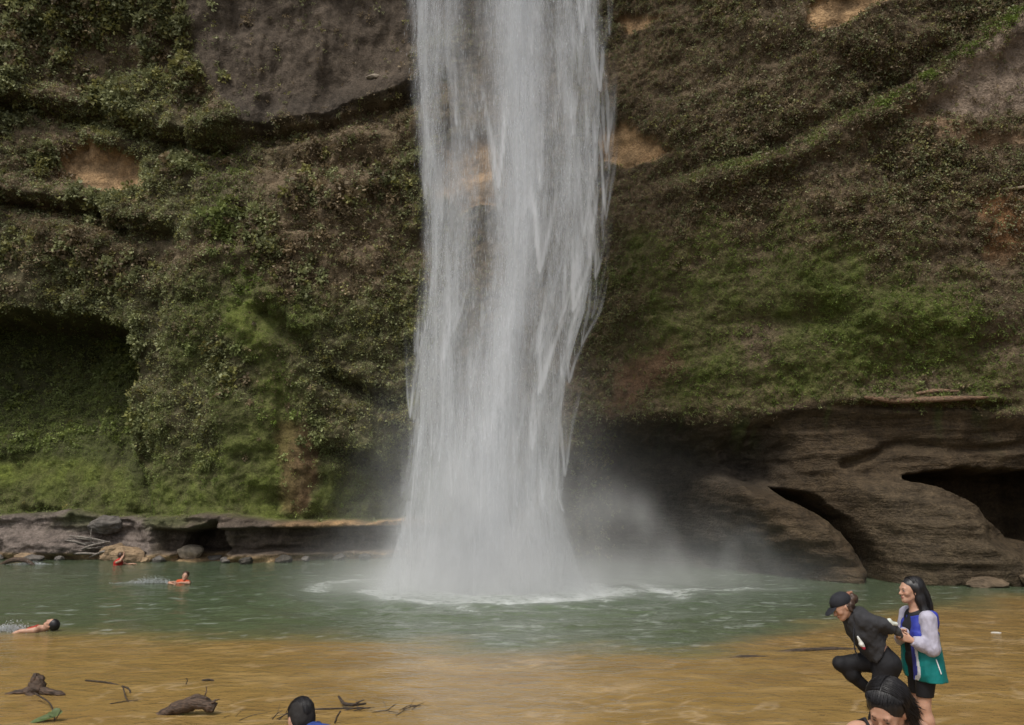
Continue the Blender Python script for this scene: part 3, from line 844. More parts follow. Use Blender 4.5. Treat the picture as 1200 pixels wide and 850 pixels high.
tag(link('mist', me), 'white spray drifting round the foot of the waterfall', None, kind='stuff')

# ---------------------------------------------------------------- stones, driftwood, twigs
def ball(n):
    """a cube-sphere with n x n faces per side, welded"""
    t = np.tan(np.linspace(-1, 1, n + 1) * math.pi / 4)
    V, F = [], []
    for ax in range(3):
        for sg in (-1, 1):
            a, b = np.meshgrid(t, t)
            p = np.zeros((n + 1, n + 1, 3))
            p[..., ax] = sg; p[..., (ax + 1) % 3] = a; p[..., (ax + 2) % 3] = b * sg
            i = np.arange((n + 1) ** 2).reshape(n + 1, n + 1) + len(V) * (n + 1) ** 2
            F.append(np.stack([i[:-1, :-1], i[:-1, 1:], i[1:, 1:], i[1:, :-1]], -1).reshape(-1, 4)); V.append(p.reshape(-1, 3))
    V = np.concatenate(V); F = np.concatenate(F)
    V /= np.linalg.norm(V, axis=1)[:, None]
    _, first, inv = np.unique(np.round(V, 5), axis=0, return_index=True, return_inverse=True)
    return V[first], inv.ravel()[F]

BALL = ball(18)
def rock_mat(name, col, dark=0.6):
    N = Nodes(name)
    f = N.noise(N.obj(), 4.0, 6, 0.6)
    g = N.noise(N.obj((1, 1, 4)), 3.0, 5, 0.6)
    c = N.mixc('MULTIPLY', 1.0, (*col, 1), N.ramp(f, [(0.3, dark), (0.7, 1.3)]))
    c = N.mixc('MULTIPLY', 0.7, c, N.ramp(g, [(0.3, 0.7), (0.7, 1.25)]))
    return N.pbr(c, 0.75, N.bump(N.math('ADD', f, g), 0.9, 0.10), 0.35)
M_GREY = rock_mat('grey_stone', (0.14, 0.125, 0.11))
M_TAN = rock_mat('tan_stone', (0.30, 0.21, 0.125))
M_TANW = rock_mat('brown_wet_stone', (0.125, 0.09, 0.056))
M_PALE = rock_mat('pale_stone', (0.30, 0.25, 0.19))
M_DARK = rock_mat('dark_stone', (0.07, 0.062, 0.05))

def rock(name, loc, size, seed, mat, label, group=None, rz=0.0, flat=0.0):
    v, f = BALL
    rng = np.random.default_rng(seed)
    p = v.copy()
    for _ in range(9):                                   # chop planes off it
        d = rng.normal(size=3); d /= np.linalg.norm(d)
        h = rng.uniform(0.55, 0.9)
        s = p @ d
        p = p - np.maximum(s - h, 0)[:, None] * d * 0.85
    p = p * (1 + 0.22 * fbm(v[:, 0] * 1.8, v[:, 1] * 1.6, v[:, 2] * 1.6, 4, seed)[:, None] + 0.09 * fbm(v[:, 0] * 5, v[:, 1] * 6, v[:, 2] * 6, 3, seed + 1)[:, None])
    p = p * np.array(size)
    c, s_ = math.cos(rz), math.sin(rz)
    p = np.stack([p[:, 0] * c - p[:, 1] * s_, p[:, 0] * s_ + p[:, 1] * c, p[:, 2]], 1)
    o = link(name, fast_mesh(name, p, f), None, mat, loc)
    return tag(o, label, 'rock' if name != 'stone' else 'stone', group)

def foot_y(x, z=0.15):
    a = cliff(np.array([x]), np.array([z]))
    return float(a[0][0])

rock('boulder', (-14.0, foot_y(-14.0) - 0.55, 0.22), (0.62, 0.45, 0.38), 3, M_TAN, 'large flat tan boulder at the waterline left of the small dark cave')
rock('boulder', (-15.1, foot_y(-15.1) - 0.5, 0.25), (0.55, 0.42, 0.42), 4, M_TAN, 'tan boulder beside the pile of grey driftwood sticks at the cliff foot')
rock('boulder', (-12.0, foot_y(-12.0) - 0.6, 0.22), (0.55, 0.4, 0.36), 5, M_PALE, 'pale broken boulder in front of the small dark cave')
rock('boulder', (-15.6, foot_y(-15.3, 1.3) - 0.05, 1.32), (0.62, 0.4, 0.40), 6, M_GREY, 'angular grey slab jammed under the lip of the rock ledge', rz=0.5)
rng = np.random.default_rng(12)
for i, x in enumerate((-22.3, -20.9, -19.6, -18.4, -17.8, -16.9, -13.3, -12.9, -11.2)):
    s = rng.uniform(0.14, 0.32)
    rock('stone', (x, foot_y(x) - rng.uniform(0.15, 0.5), 0.06), (s * 1.4, s, s * 0.8), 20 + i, M_GREY if i % 3 else M_TAN,
         'small stone at the waterline under the mossy hollow', 'stones at the foot of the left ledge')
for i, x in enumerate((-10.3, -9.4, -8.3, -7.6, -6.5, -5.6)):
    s = rng.uniform(0.12, 0.26)
    rock('stone', (x, foot_y(x) - rng.uniform(0.1, 0.45), 0.08), (s * 1.3, s, s * 0.85), 40 + i, M_DARK if i % 3 else M_GREY,
         'small grey stone at the waterline under the orange rock shelf', 'stones below the orange shelf')
rock('boulder', (12.6, foot_y(12.6) - 0.25, 0.10), (0.55, 0.30, 0.18), 61, M_TANW, 'long tan boulder at the cliff foot, just right of the teal jacketed woman')
rock('boulder', (13.9, foot_y(13.9) - 0.25, 0.22), (0.42, 0.40, 0.26), 62, M_TANW, 'pale split boulder at the waterline below the dark cave on the right')
yy_ = float(cliff(np.array([-6.0]), np.array([20.35]))[0][0])
rock('stone', (-6.0, yy_ - 0.03, 20.35), (0.40, 0.15, 0.12), 70, M_PALE, 'small white stone stuck in the dark slab left of the falling water')

def tube_mesh(name, pts, radii, seg=9, seed=0, rough=0.12, cap=True):
    pts = np.asarray(pts, float)
    # resample smoothly
    m = len(pts)
    t = np.linspace(0, m - 1, max(m * 6, 10))
    P = np.stack([np.interp(t, np.arange(m), pts[:, k]) for k in range(3)], 1)
    R = np.interp(t, np.arange(m), radii)
    k = np.array([1, 2, 3, 2, 1.]); k /= k.sum()
    Q = np.stack([np.convolve(np.pad(P[:, c], 2, mode='edge'), k, 'valid') for c in range(3)], 1)
    n = len(Q)
    T = np.gradient(Q, axis=0); T /= np.linalg.norm(T, axis=1)[:, None] + 1e-9
    up = np.array((0.13, 0.21, 1.0)) if abs(T[0, 2]) < 0.9 else np.array((1.0, 0.2, 0.1))
    A = np.cross(T, up); A /= np.linalg.norm(A, axis=1)[:, None]
    B = np.cross(A, T)
    a = np.linspace(0, 2 * math.pi, seg, endpoint=False)
    w_ = 1 + rough * fbm(np.cos(a)[None] * 1.3 + seed * 3.1, np.sin(a)[None] * 1.3, np.arange(n)[:, None] * 0.35, 3, seed)
    V = Q[:, None] + (A[:, None] * np.cos(a)[None, :, None] + B[:, None] * np.sin(a)[None, :, None]) * (R[:, None] * w_)[..., None]
    i = np.arange(n * seg).reshape(n, seg)
    F = np.stack([i[:-1], np.roll(i[:-1], -1, 1), np.roll(i[1:], -1, 1), i[1:]], -1).reshape(-1, 4)
    V = V.reshape(-1, 3)
    if cap:
        c0, c1 = len(V), len(V) + 1
        V = np.concatenate([V, Q[:1], Q[-1:]])
        e0 = np.stack([np.roll(i[0], -1), i[0], np.full(seg, c0), np.full(seg, c0)], -1)
        e1 = np.stack([i[-1], np.roll(i[-1], -1), np.full(seg, c1), np.full(seg, c1)], -1)
        return V, F, np.concatenate([e0[:, :3], e1[:, :3]])
    return V, F, np.zeros((0, 3), int)

def wood(name, tubes, mat, label=None, cat=None, group=None, parent=None, rough=0.15):
    me = bpy.data.meshes.new(name)
    vs = []; fs = []; o_ = 0
    for i, (pts, radii, seg) in enumerate(tubes):
        v, f, e = tube_mesh(name, pts, radii, seg, seed=len(pts) * 7 + i, rough=rough)
        vs += v.tolist(); fs += (f + o_).tolist() + (e + o_).tolist(); o_ += len(v)
    c0 = np.mean(np.array(vs), 0); c0[2] = np.min(np.array(vs)[:, 2])
    me.from_pydata((np.array(vs) - c0).tolist(), [], fs)
    me.polygons.foreach_set('use_smooth', np.ones(len(fs), bool))
    o = link(name, me, parent, mat, tuple(c0) if parent is None else tuple(c0 - np.array(parent.location)))
    if label:
        tag(o, label, cat, group)
    return o

def wood_mat(name, col):
    N = Nodes(name)
    f = N.noise(N.obj((1, 1, 1)), 9, 5, 0.6); g = N.noise(N.obj((3, 14, 14)), 3, 5, 0.6)
    c = N.mixc('MULTIPLY', 1.0, (*col, 1), N.ramp(g, [(0.35, 0.35), (0.65, 1.7)]))
    c = N.mixc('MULTIPLY', 0.7, c, N.ramp(f, [(0.3, 0.7), (0.7, 1.3)]))
    return N.pbr(c, 0.6, N.bump(N.math('ADD', g, f), 1.0, 0.03), 0.4)
W_DARK = wood_mat('wet_driftwood', (0.075, 0.048, 0.032))
W_TWIG = wood_mat('wet_twig', (0.05, 0.035, 0.024))
W_GREY = wood_mat('grey_driftwood', (0.20, 0.175, 0.15))
W_BROWN = wood_mat('brown_log', (0.16, 0.095, 0.055))
W_PALE = wood_mat('pale_root', (0.42, 0.33, 0.22))

wood('driftwood_log', [([(-4.02, 9.10, -0.05), (-3.86, 9.08, 0.015), (-3.70, 9.07, 0.085), (-3.55, 9.06, 0.12), (-3.42, 9.06, 0.115), (-3.30, 9.07, 0.06)], [0.018, 0.05, 0.075, 0.072, 0.060, 0.062], 14),
                       ([(-3.62, 9.06, 0.15), (-3.50, 9.05, 0.185), (-3.38, 9.06, 0.17)], [0.03, 0.035, 0.012], 8),
                       ([(-3.44, 9.06, 0.14), (-3.41, 9.07, 0.24), (-3.42, 9.08, 0.30)], [0.012, 0.007, 0.003], 6),
                       ([(-3.36, 9.05, 0.10), (-3.29, 9.03, 0.16), (-3.24, 9.03, 0.17)], [0.018, 0.012, 0.004], 6)],
     W_DARK, 'thick arched driftwood log with a broken end lying in the amber shallows', 'driftwood', rough=0.4)
wood('tree_stump', [([(-5.87, 10.02, -0.08), (-5.87, 10.02, 0.02), (-5.85, 10.02, 0.12), (-5.84, 10.02, 0.205)], [0.15, 0.12, 0.085, 0.035], 14), ([(-5.90, 10.0, 0.10), (-5.89, 10.0, 0.21), (-5.87, 10.0, 0.235)], [0.05, 0.03, 0.006], 7),
                    ([(-5.9, 10.0, 0.03), (-6.08, 9.97, 0.02), (-6.22, 9.95, -0.01)], [0.05, 0.03, 0.015], 7),
                    ([(-5.82, 10.0, 0.03), (-5.66, 9.92, 0.035), (-5.50, 9.90, 0.02), (-5.44, 9.90, -0.01)], [0.05, 0.035, 0.035, 0.02], 7),
                    ([(-5.86, 10.04, 0.16), (-5.92, 10.06, 0.20), (-5.95, 10.06, 0.16)], [0.04, 0.025, 0.01], 6)],
     W_DARK, 'dark rotten stump with spread roots standing in the shallows', 'stump', rough=0.55)
tw = [
    ([(-5.66, 9.62, 0.10), (-5.36, 9.40, 0.06), (-5.18, 9.18, 0.06), (-4.95, 8.85, 0.0)], 0.010, 'bare brown stick lying beside the green leaves at lower left'),
    ([(-4.80, 10.02, 0.07), (-4.62, 9.72, 0.03), (-4.50, 9.58, -0.01)], 0.009, 'short dark stick poking up from the shallows left of the arched log'),
    ([(-4.70, 9.50, 0.0), (-4.52, 9.60, 0.015), (-4.42, 9.64, 0.01)], 0.006, 'thin twig lying across the foot of the short dark stick'),
    ([(-5.60, 10.62, 0.012), (-5.24, 10.50, 0.014), (-5.02, 10.42, -0.01)], 0.010, 'straight half-sunk twig between the stump and the arched log'),
    ([(-4.98, 10.36, 0.0), (-4.80, 10.18, 0.014), (-4.68, 9.98, 0.0)], 0.011, 'bowed half-sunk twig just right of the straight one'),
    ([(-4.20, 10.45, 0.0), (-4.18, 10.45, 0.05), (-4.20, 10.44, 0.08)], 0.007, 'tiny twig tip standing out of the water above the arched log'),
    ([(-4.06, 10.62, 0.006), (-3.98, 10.62, 0.022), (-3.90, 10.63, 0.004)], 0.014, 'dark wood chip floating above the arched log'),
    ([(-1.90, 8.75, -0.02), (-1.87, 8.74, 0.07), (-1.83, 8.73, 0.13)], 0.011, 'dark peg of wood sticking up to the right of the man in blue'),
]
for pts, r, lab in tw:
    wood('twig', [(pts, [r, r * 0.9, r * 0.8, r * 0.5][:len(pts)], 7)], W_TWIG, lab, 'twig', 'twigs in the shallows')
rng = np.random.default_rng(31)
def scatter(n, x0, x1, ya, yb, label, group, up=0.05):
    for i in range(n):
        x = rng.uniform(x0, x1); t = (x - x0) / (x1 - x0); y = ya + (yb - ya) * t + rng.normal() * 0.07
        a = rng.normal() * 0.35 + (0.0 if rng.random() < 0.7 else 1.0); L_ = rng.uniform(0.05, 0.20); r = rng.uniform(0.0025, 0.0065)
        dx, dy = math.cos(a) * L_, math.sin(a) * L_ * 0.6
        z1 = rng.uniform(0.0, up) if rng.random() < 0.6 else rng.uniform(up, up * 2.2)
        tubes = [([(x - dx, y - dy, -0.005), (x, y, z1 * 0.5 + 0.006 + rng.uniform(0, .02)), (x + dx, y + dy, z1)], [r, r * 0.9, r * 0.4], 6)]
        if rng.random() < 0.5:
            tubes.append(([(x, y, z1 * 0.5 + 0.01), (x + rng.normal() * 0.06, y + rng.normal() * 0.05, z1 + rng.uniform(0.03, 0.09))], [r * 0.7, r * 0.3], 5))
        wood('twig', tubes, W_TWIG, label, 'twig', group)
scatter(10, -3.2, -2.1, 8.93, 8.85, 'dark washed-up twig between the arched log and the man in blue', 'twigs left of the man in blue')
scatter(13, -2.3, -0.95, 9.18, 9.26, 'dark washed-up twig in the thin line of debris right of the man in blue', 'twigs right of the man in blue', 0.03)
wood('branch', [([(-2.02, 9.46, 0.10), (-1.93, 9.36, 0.035), (-1.80, 9.30, 0.04), (-1.66, 9.33, 0.05)], [0.012, 0.02, 0.017, 0.008], 8), ([(-1.82, 9.30, 0.04), (-1.72, 9.28, 0.09), (-1.68, 9.29, 0.10)], [0.012, 0.009, 0.004], 6)],
     W_TWIG, 'forked dark branch in the debris line right of the man in blue', 'branch')
wood('branch', [([(-2.55, 9.28, -0.02), (-2.2, 9.27, 0.005), (-1.75, 9.30, 0.008), (-1.5, 9.31, -0.02)], [0.008, 0.011, 0.009, 0.005], 8)],
     W_TWIG, 'long straight sunken branch just behind the man in blue', 'branch')
wood('branch', [([(3.95, 12.55, -0.03), (4.5, 12.62, 0.004), (5.1, 12.72, 0.012), (5.75, 12.78, -0.03)], [0.02, 0.035, 0.03, 0.015], 9)],
     W_TWIG, 'long dark sunken branch breaking the amber water left of the two women', 'branch')
wood('branch', [([(3.15, 12.12, -0.03), (3.5, 12.13, 0.006), (3.95, 12.2, -0.02)], [0.015, 0.03, 0.02], 9)],
     W_TWIG, 'short dark sunken branch nearest the middle of the amber water', 'branch')
wood('branch', [([(-18.1, 27.9, -0.05), (-17.6, 27.8, 0.16), (-17.1, 27.75, 0.17), (-16.7, 27.7, -0.04)], [0.05, 0.09, 0.08, 0.05], 10)],
     W_DARK, 'dark arched branch rising from the green water at far left', 'branch')
# grey driftwood sticks heaped at the cliff foot
fy = foot_y(-15.4)
for i in range(9):
    a = rng.uniform(-0.7, 0.9); L_ = rng.uniform(0.5, 1.0); x = rng.uniform(-16.6, -14.9); z = 0.2 + 0.10 * i * 0.7
    dx, dz = math.cos(a) * L_, math.sin(a) * L_ * 0.6
    wood('driftwood_stick', [([(x - dx, fy - 0.5, max(0.05, z - dz * 0.5)), (x, fy - 0.62 + rng.normal() * 0.1, z + 0.06), (x + dx, fy - 0.5, max(0.05, z + dz * 0.5))], [0.02, 0.045, 0.02], 7)],
         W_GREY, 'grey driftwood stick in the heap at the foot of the left cliff', 'driftwood stick', 'driftwood heap')
wood('driftwood_stick', [([(-15.9, fy - 0.5, 0.5), (-15.95, fy - 0.55, 1.0), (-15.85, fy - 0.55, 1.5)], [0.03, 0.022, 0.010], 7)], W_GREY, 'single upright grey stick standing in the driftwood heap', 'driftwood stick')
# logs and roots on the right cliff
def on_cliff(pts, out=0.12):
    r = []
    for x, z in pts:
        r.append((x, float(cliff(np.array([x]), np.array([z]))[0][0]) - out, z))
    return r
wood('log', [(on_cliff([(10.25, 5.22), (11.2, 5.13), (12.4, 5.10), (13.5, 5.12)], 0.16), [0.04, 0.09, 0.085, 0.03], 10)], W_BROWN, 'long thin brown log lying along the ledge of the right cliff', 'log')
wood('log', [(on_cliff([(11.7, 5.30), (12.3, 5.38), (12.9, 5.34)], 0.12), [0.04, 0.07, 0.03], 9)], W_BROWN, 'short brown log resting just above the long one on the ledge', 'log')
wood('hanging_root', [(on_cliff([(14.45, 11.35), (15.0, 11.38), (15.9, 11.50)], 0.10), [0.03, 0.05, 0.04], 8)], W_PALE, 'pale bare root crossing the brown rock at the right edge', 'root')
wood('hanging_root', [(on_cliff([(15.5, 10.7), (15.3, 9.9), (15.0, 9.3)], 0.10), [0.025, 0.02, 0.012], 7)], W_PALE, 'thin yellowish root dangling at the right edge of the cliff', 'root')
# green sprig at the lower left
sp = empty('leafy_sprig', (-4.93, 8.80, 0.0))
tag(sp, 'green leafy sprig lying at the lower left edge of the shallows', 'plant')
wood('stem', [([(-4.93, 8.80, 0.0), (-4.88, 8.78, 0.06), (-4.85, 8.77, 0.12)], [0.006, 0.005, 0.003], 6)], W_TWIG, parent=sp)
M_LEAF = simple_mat('sprig_leaf', (0.07, 0.10, 0.03), 0.5, 0.3, 30)
for i, (a, e, L_) in enumerate(((2.9, 0.15, 0.20), (3.4, 0.0, 0.26), (1.4, 1.1, 0.16), (0.6, 0.9, 0.14), (2.2, 0.7, 0.16))):
    d = Vector((math.cos(a) * math.cos(e), math.sin(a) * 0.5 * math.cos(e), math.sin(e)))
    sd = d.cross(Vector((0, -0.5, 1))).normalized()
    rows = []
    for k in range(7):
        t = k / 6; wd = 0.045 * math.sin(math.pi * (0.06 + 0.9 * t)) ** 0.8
        c = d * (L_ * t) + Vector((0, 0, -0.06 * t * t + 0.05))
        rows += [c - sd * wd, c + Vector((0, 0, -0.008)), c + sd * wd]
    fs = []
    for k in range(6):
        for q_ in (0, 1):
            fs.append((k * 3 + q_, k * 3 + q_ + 1, k * 3 + q_ + 4, k * 3 + q_ + 3))
    me = bpy.data.meshes.new('leaf'); me.from_pydata([tuple(r) for r in rows], [], fs)
    link('leaf', me, sp, M_LEAF)
# a white scrap afloat
v, f = BALL
me = fast_mesh('floating_scrap', v * np.array((0.085, 0.05, 0.014)) * (1 + 0.3 * fbm(v[:, 0] * 2, v[:, 1] * 2, v[:, 2] * 2, 3, 5)[:, None]), f)
tag(link('floating_scrap', me, None, simple_mat('white_scrap', (0.5, 0.49, 0.46), 0.6, 0.1), (8.55, 14.18, 0.006)), 'small white scrap floating on the amber water right of the women', 'scrap')

# ---------------------------------------------------------------- people: smooth blended solids, meshed with surface nets
class Solid:
    def __init__(self, vox=0.008):
        self.p = []; self.vox = vox
    def cap(self, a, b, ra, rb=None, k=0.03, op='u'):
        a = np.array(a, float); b = np.array(b, float); rb = ra if rb is None else rb
        r = max(ra, rb)
        self.p.append(('c', (a, b, ra, rb), k, op, np.minimum(a, b) - r, np.maximum(a, b) + r)); return self
    def chain(self, pts, radii, k=0.03):
        for i in range(len(pts) - 1):
            self.cap(pts[i], pts[i + 1], radii[i], radii[i + 1], k)
        return self
    def ell(self, c, r, axes=None, k=0.02, op='u'):
        c = np.array(c, float); r = np.array(r, float)
        A = np.eye(3) if axes is None else np.array(axes, float)
        m = r.max()
        self.p.append(('e', (c, r, A), k, op, c - m, c + m)); return self
    def cone(self, a, b, r0, r1, k=0.03, op='u'):
        """upright tapered elliptic column from a (bottom) to b (top); r = (rx, ry)"""
        a = np.array(a, float); b = np.array(b, float); m = max(*r0, *r1)
        self.p.append(('n', (a, b, np.array(r0), np.array(r1)), k, op, np.minimum(a, b) - m, np.maximum(a, b) + m)); return self
    def cut(self, point, normal, k=0.004):
        """remove what lies on the side the normal points to"""
        self.p.append(('h', (np.array(point, float), np.array(normal, float) / np.linalg.norm(normal)), k, 'i', None, None)); return self
    def mesh(self, name, fold=0.0, fscale=(9, 9, 9), seed=0, smooth=1):
        un = [q for q in self.p if q[3] == 'u']
        lo = np.min([q[4] for q in un], 0) - 0.05; hi = np.max([q[5] for q in un], 0) + 0.05
        h = self.vox
        n = np.ceil((hi - lo) / h).astype(int) + 1
        ax = [lo[i] + np.arange(n[i]) * h for i in range(3)]
        f = np.full(n, 0.5, np.float32)
        for kind, a, k, op, l, u in self.p:
            if l is None:
                sl = (slice(None),) * 3
            else:
                m = 2 * k + 0.03
                sl = tuple(slice(max(0, int((l[i] - m - lo[i]) / h)), min(n[i], int((u[i] + m - lo[i]) / h) + 2)) for i in range(3))
            X, Y, Z = np.meshgrid(ax[0][sl[0]], ax[1][sl[1]], ax[2][sl[2]], indexing='ij', sparse=True)
            if kind == 'c':
                p, q, ra, rb = a; e = q - p; L2 = e @ e + 1e-12
                t = np.clip(((X - p[0]) * e[0] + (Y - p[1]) * e[1] + (Z - p[2]) * e[2]) / L2, 0, 1)
                d = np.sqrt((X - p[0] - t * e[0]) ** 2 + (Y - p[1] - t * e[1]) ** 2 + (Z - p[2] - t * e[2]) ** 2) - (ra + (rb - ra) * t)
            elif kind == 'e':
                c, r, A = a
                D = [(X - c[0]) * A[i][0] + (Y - c[1]) * A[i][1] + (Z - c[2]) * A[i][2] for i in range(3)]
                k0 = np.sqrt(sum((D[i] / r[i]) ** 2 for i in range(3))); k1 = np.sqrt(sum((D[i] / r[i] ** 2) ** 2 for i in range(3))) + 1e-9
                d = k0 * (k0 - 1) / k1
            elif kind == 'n':
                p, q, r0, r1 = a
                t = np.clip((Z - p[2]) / (q[2] - p[2]), 0, 1)
                cx = p[0] + (q[0] - p[0]) * t; cy = p[1] + (q[1] - p[1]) * t
                rx = r0[0] + (r1[0] - r0[0]) * t; ry = r0[1] + (r1[1] - r0[1]) * t
                d = (np.sqrt(((X - cx) / rx) ** 2 + ((Y - cy) / ry) ** 2) - 1) * np.minimum(rx, ry)
                d = np.maximum(d, np.maximum(p[2] - Z, Z - q[2]))
            else:
                p, nn = a
                d = (X - p[0]) * nn[0] + (Y - p[1]) * nn[1] + (Z - p[2]) * nn[2]
            g = f[sl]
            if op == 'u':
                w_ = np.clip(0.5 + 0.5 * (d - g) / k, 0, 1) if k > 0 else (d > g) * 1.0
                f[sl] = d * (1 - w_) + g * w_ - k * w_ * (1 - w_)
            elif op == 's':
                f[sl] = np.maximum(g, -d)
            else:
                f[sl] = np.maximum(g, d)
        if fold:
            X, Y, Z = np.meshgrid(*ax, indexing='ij')
            near = np.abs(f) < 0.05
            v = np.zeros(n, np.float32)
            v[near] = fbm(X[near] * fscale[0], Y[near] * fscale[1], Z[near] * fscale[2], 4, seed)
            f = f + fold * v
        # surface nets
        s = f < 0
        c = np.zeros(np.array(n) - 1, np.int8)
        for i in (0, 1):
            for j in (0, 1):
                for k in (0, 1):
                    c += s[i:n[0] - 1 + i, j:n[1] - 1 + j, k:n[2] - 1 + k]
        act = (c > 0) & (c < 8)
        ids = np.full(act.shape, -1, np.int64); I = np.argwhere(act); ids[act] = np.arange(len(I))
        acc = np.zeros((len(I), 3)); cnt = np.zeros(len(I))
        corners = [(i, j, k) for i in (0, 1) for j in (0, 1) for k in (0, 1)]
        for A_ in corners:
            for d_ in range(3):
                if A_[d_] == 1: continue
                B_ = list(A_); B_[d_] = 1
                fa = f[I[:, 0] + A_[0], I[:, 1] + A_[1], I[:, 2] + A_[2]]; fb = f[I[:, 0] + B_[0], I[:, 1] + B_[1], I[:, 2] + B_[2]]
                m = (fa < 0) != (fb < 0)
                t = np.where(m, fa / np.where(fa - fb == 0, 1, fa - fb), 0)
                pt = np.array(A_)[None] + t[:, None] * (np.array(B_) - np.array(A_))[None]
                acc += pt * m[:, None]; cnt += m
        V = lo + (I + acc / cnt[:, None]) * h
        F = []
        for d_ in range(3):
            e, g_ = [(1, 2), (2, 0), (0, 1)][d_]
            a_ = [slice(1, n[q] - 1) for q in range(3)]; b_ = list(a_)
            a_[d_] = slice(0, n[d_] - 1); b_[d_] = slice(1, n[d_])
            m = s[tuple(a_)] != s[tuple(b_)]
            J = np.argwhere(m); J[:, e] += 1; J[:, g_] += 1
            fl = s[J[:, 0], J[:, 1], J[:, 2]]
            def at_(de, dg):
                q = J.copy(); q[:, e] -= de; q[:, g_] -= dg
                return ids[q[:, 0], q[:, 1], q[:, 2]]
            Q = np.stack([at_(1, 1), at_(0, 1), at_(0, 0), at_(1, 0)], 1)
            Q[~fl] = Q[~fl][:, ::-1]
            F.append(Q)
        F = np.concatenate(F); F = F[(F >= 0).all(1)]
        for _ in range(smooth):
            E = np.concatenate([F[:, [0, 1]], F[:, [1, 2]], F[:, [2, 3]], F[:, [3, 0]]]); E = np.concatenate([E, E[:, ::-1]])
            a2 = np.zeros_like(V); c2 = np.zeros(len(V)); np.add.at(a2, E[:, 0], V[E[:, 1]]); np.add.at(c2, E[:, 0], 1)
            V = V * 0.6 + 0.4 * a2 / np.maximum(c2, 1)[:, None]
        return V, F

def unit(v):
    v = np.array(v, float); return v / np.linalg.norm(v)

def add_head(S, c, fwd, up, s=1.0):
    f = unit(fwd); u = np.array(up, float); u = unit(u - (u @ f) * f); l = np.cross(u, f)
    A = [f, u, l]
    def P(a, b, d): return np.array(c) + s * (a * f + b * u + d * l)
    S.ell(P(-.010, .032, 0), np.array((.094, .086, .073)) * s, A, .02)
    S.cap(P(.030, .0, 0), P(.042, -.062, 0), .058 * s, .040 * s, .03)
    for sd in (-1, 1):
        S.cap(P(.0, -.045, sd * .044), P(.055, -.086, sd * .012), .022 * s, .018 * s, .03)
        S.ell(P(.060, -.022, sd * .036), np.array((.022, .022, .022)) * s, A, .02)
        S.ell(P(.096, .003, sd * .031), np.array((.012, .009, .013)) * s, A, .006, 's')
        S.ell(P(.078, .003, sd * .031), np.array((.0115, .0115, .0125)) * s, A, .003)
        S.ell(P(-.008, -.006, sd * .076), np.array((.019, .030, .009)) * s, A, .008)
    S.ell(P(.070, -.090, 0), np.array((.015, .014, .017)) * s, A, .02)
    S.cap(P(.086, .010, 0), P(.106, -.026, 0), .008 * s, .012 * s, .012)
    S.ell(P(.095, -.030, 0), np.array((.010, .008, .017)) * s, A, .008)
    S.cap(P(.082, .022, -.032), P(.082, .022, .032), .010 * s, .010 * s, .014)
    S.ell(P(.086, -.052, 0), np.array((.011, .006, .021)) * s, A, .006)
    S.ell(P(.084, -.063, 0), np.array((.011, .006, .018)) * s, A, .006)
    paint = []
    for sd in (-1, 1):
        paint += [(P(.089, .003, sd * .031), .012 * s, (.34, .27, .23)), (P(.091, .002, sd * .031), .0085 * s, (.03, .02, .015))]
        for q in (-.012, 0, .012):
            paint.append((P(.092, .024 - abs(q) * .15, sd * (.033 + q)), .0062 * s, (.10, .06, .045)))
    for q in (-.016, -.008, 0, .008, .016):
        paint.append((P(.094, -.057, q), .008 * s, (.36, .12, .10)))
    return P, A, paint

def add_hand(S, wrist, d, n, thumb, curl=0.5, s=1.0):
    """palm facing n, fingers along d, thumb on the side 'thumb'"""
    w = np.array(wrist, float); d = unit(d); n = np.array(n, float); n = unit(n - (n @ d) * d); t = unit(np.cross(d, n))
    if t @ np.array(thumb, float) < 0: t = -t
    for i, (o, fl) in enumerate(((.028, .072), (.0095, .080), (-.0095, .074), (-.027, .058))):
        k0 = w + d * .085 * s + t * o * s
        S.cap(w + d * .012 * s + t * o * .55 * s, k0, .013 * s, .0115 * s, .012)
        p = k0; a = 0.25 + 0.12 * i * curl
        for seg, (fr, r) in enumerate(((.44, .0092), (.31, .0085), (.25, .0076))):
            a += curl * (0.5, 0.75, 0.6)[seg]
            q = p + (d * math.cos(a) + n * math.sin(a)) * fl * fr * s
            S.cap(p, q, r * s, r * .93 * s, .004); p = q
    b = w + d * .022 * s + t * .022 * s
    m = b + (d * .6 + t * .65 + n * .35) * .040 * s
    e = m + (d * .85 + t * .15 + n * .45) * .032 * s
    S.cap(b, m, .013 * s, .0105 * s, .010); S.cap(m, e, .0098 * s, .0085 * s, .004)

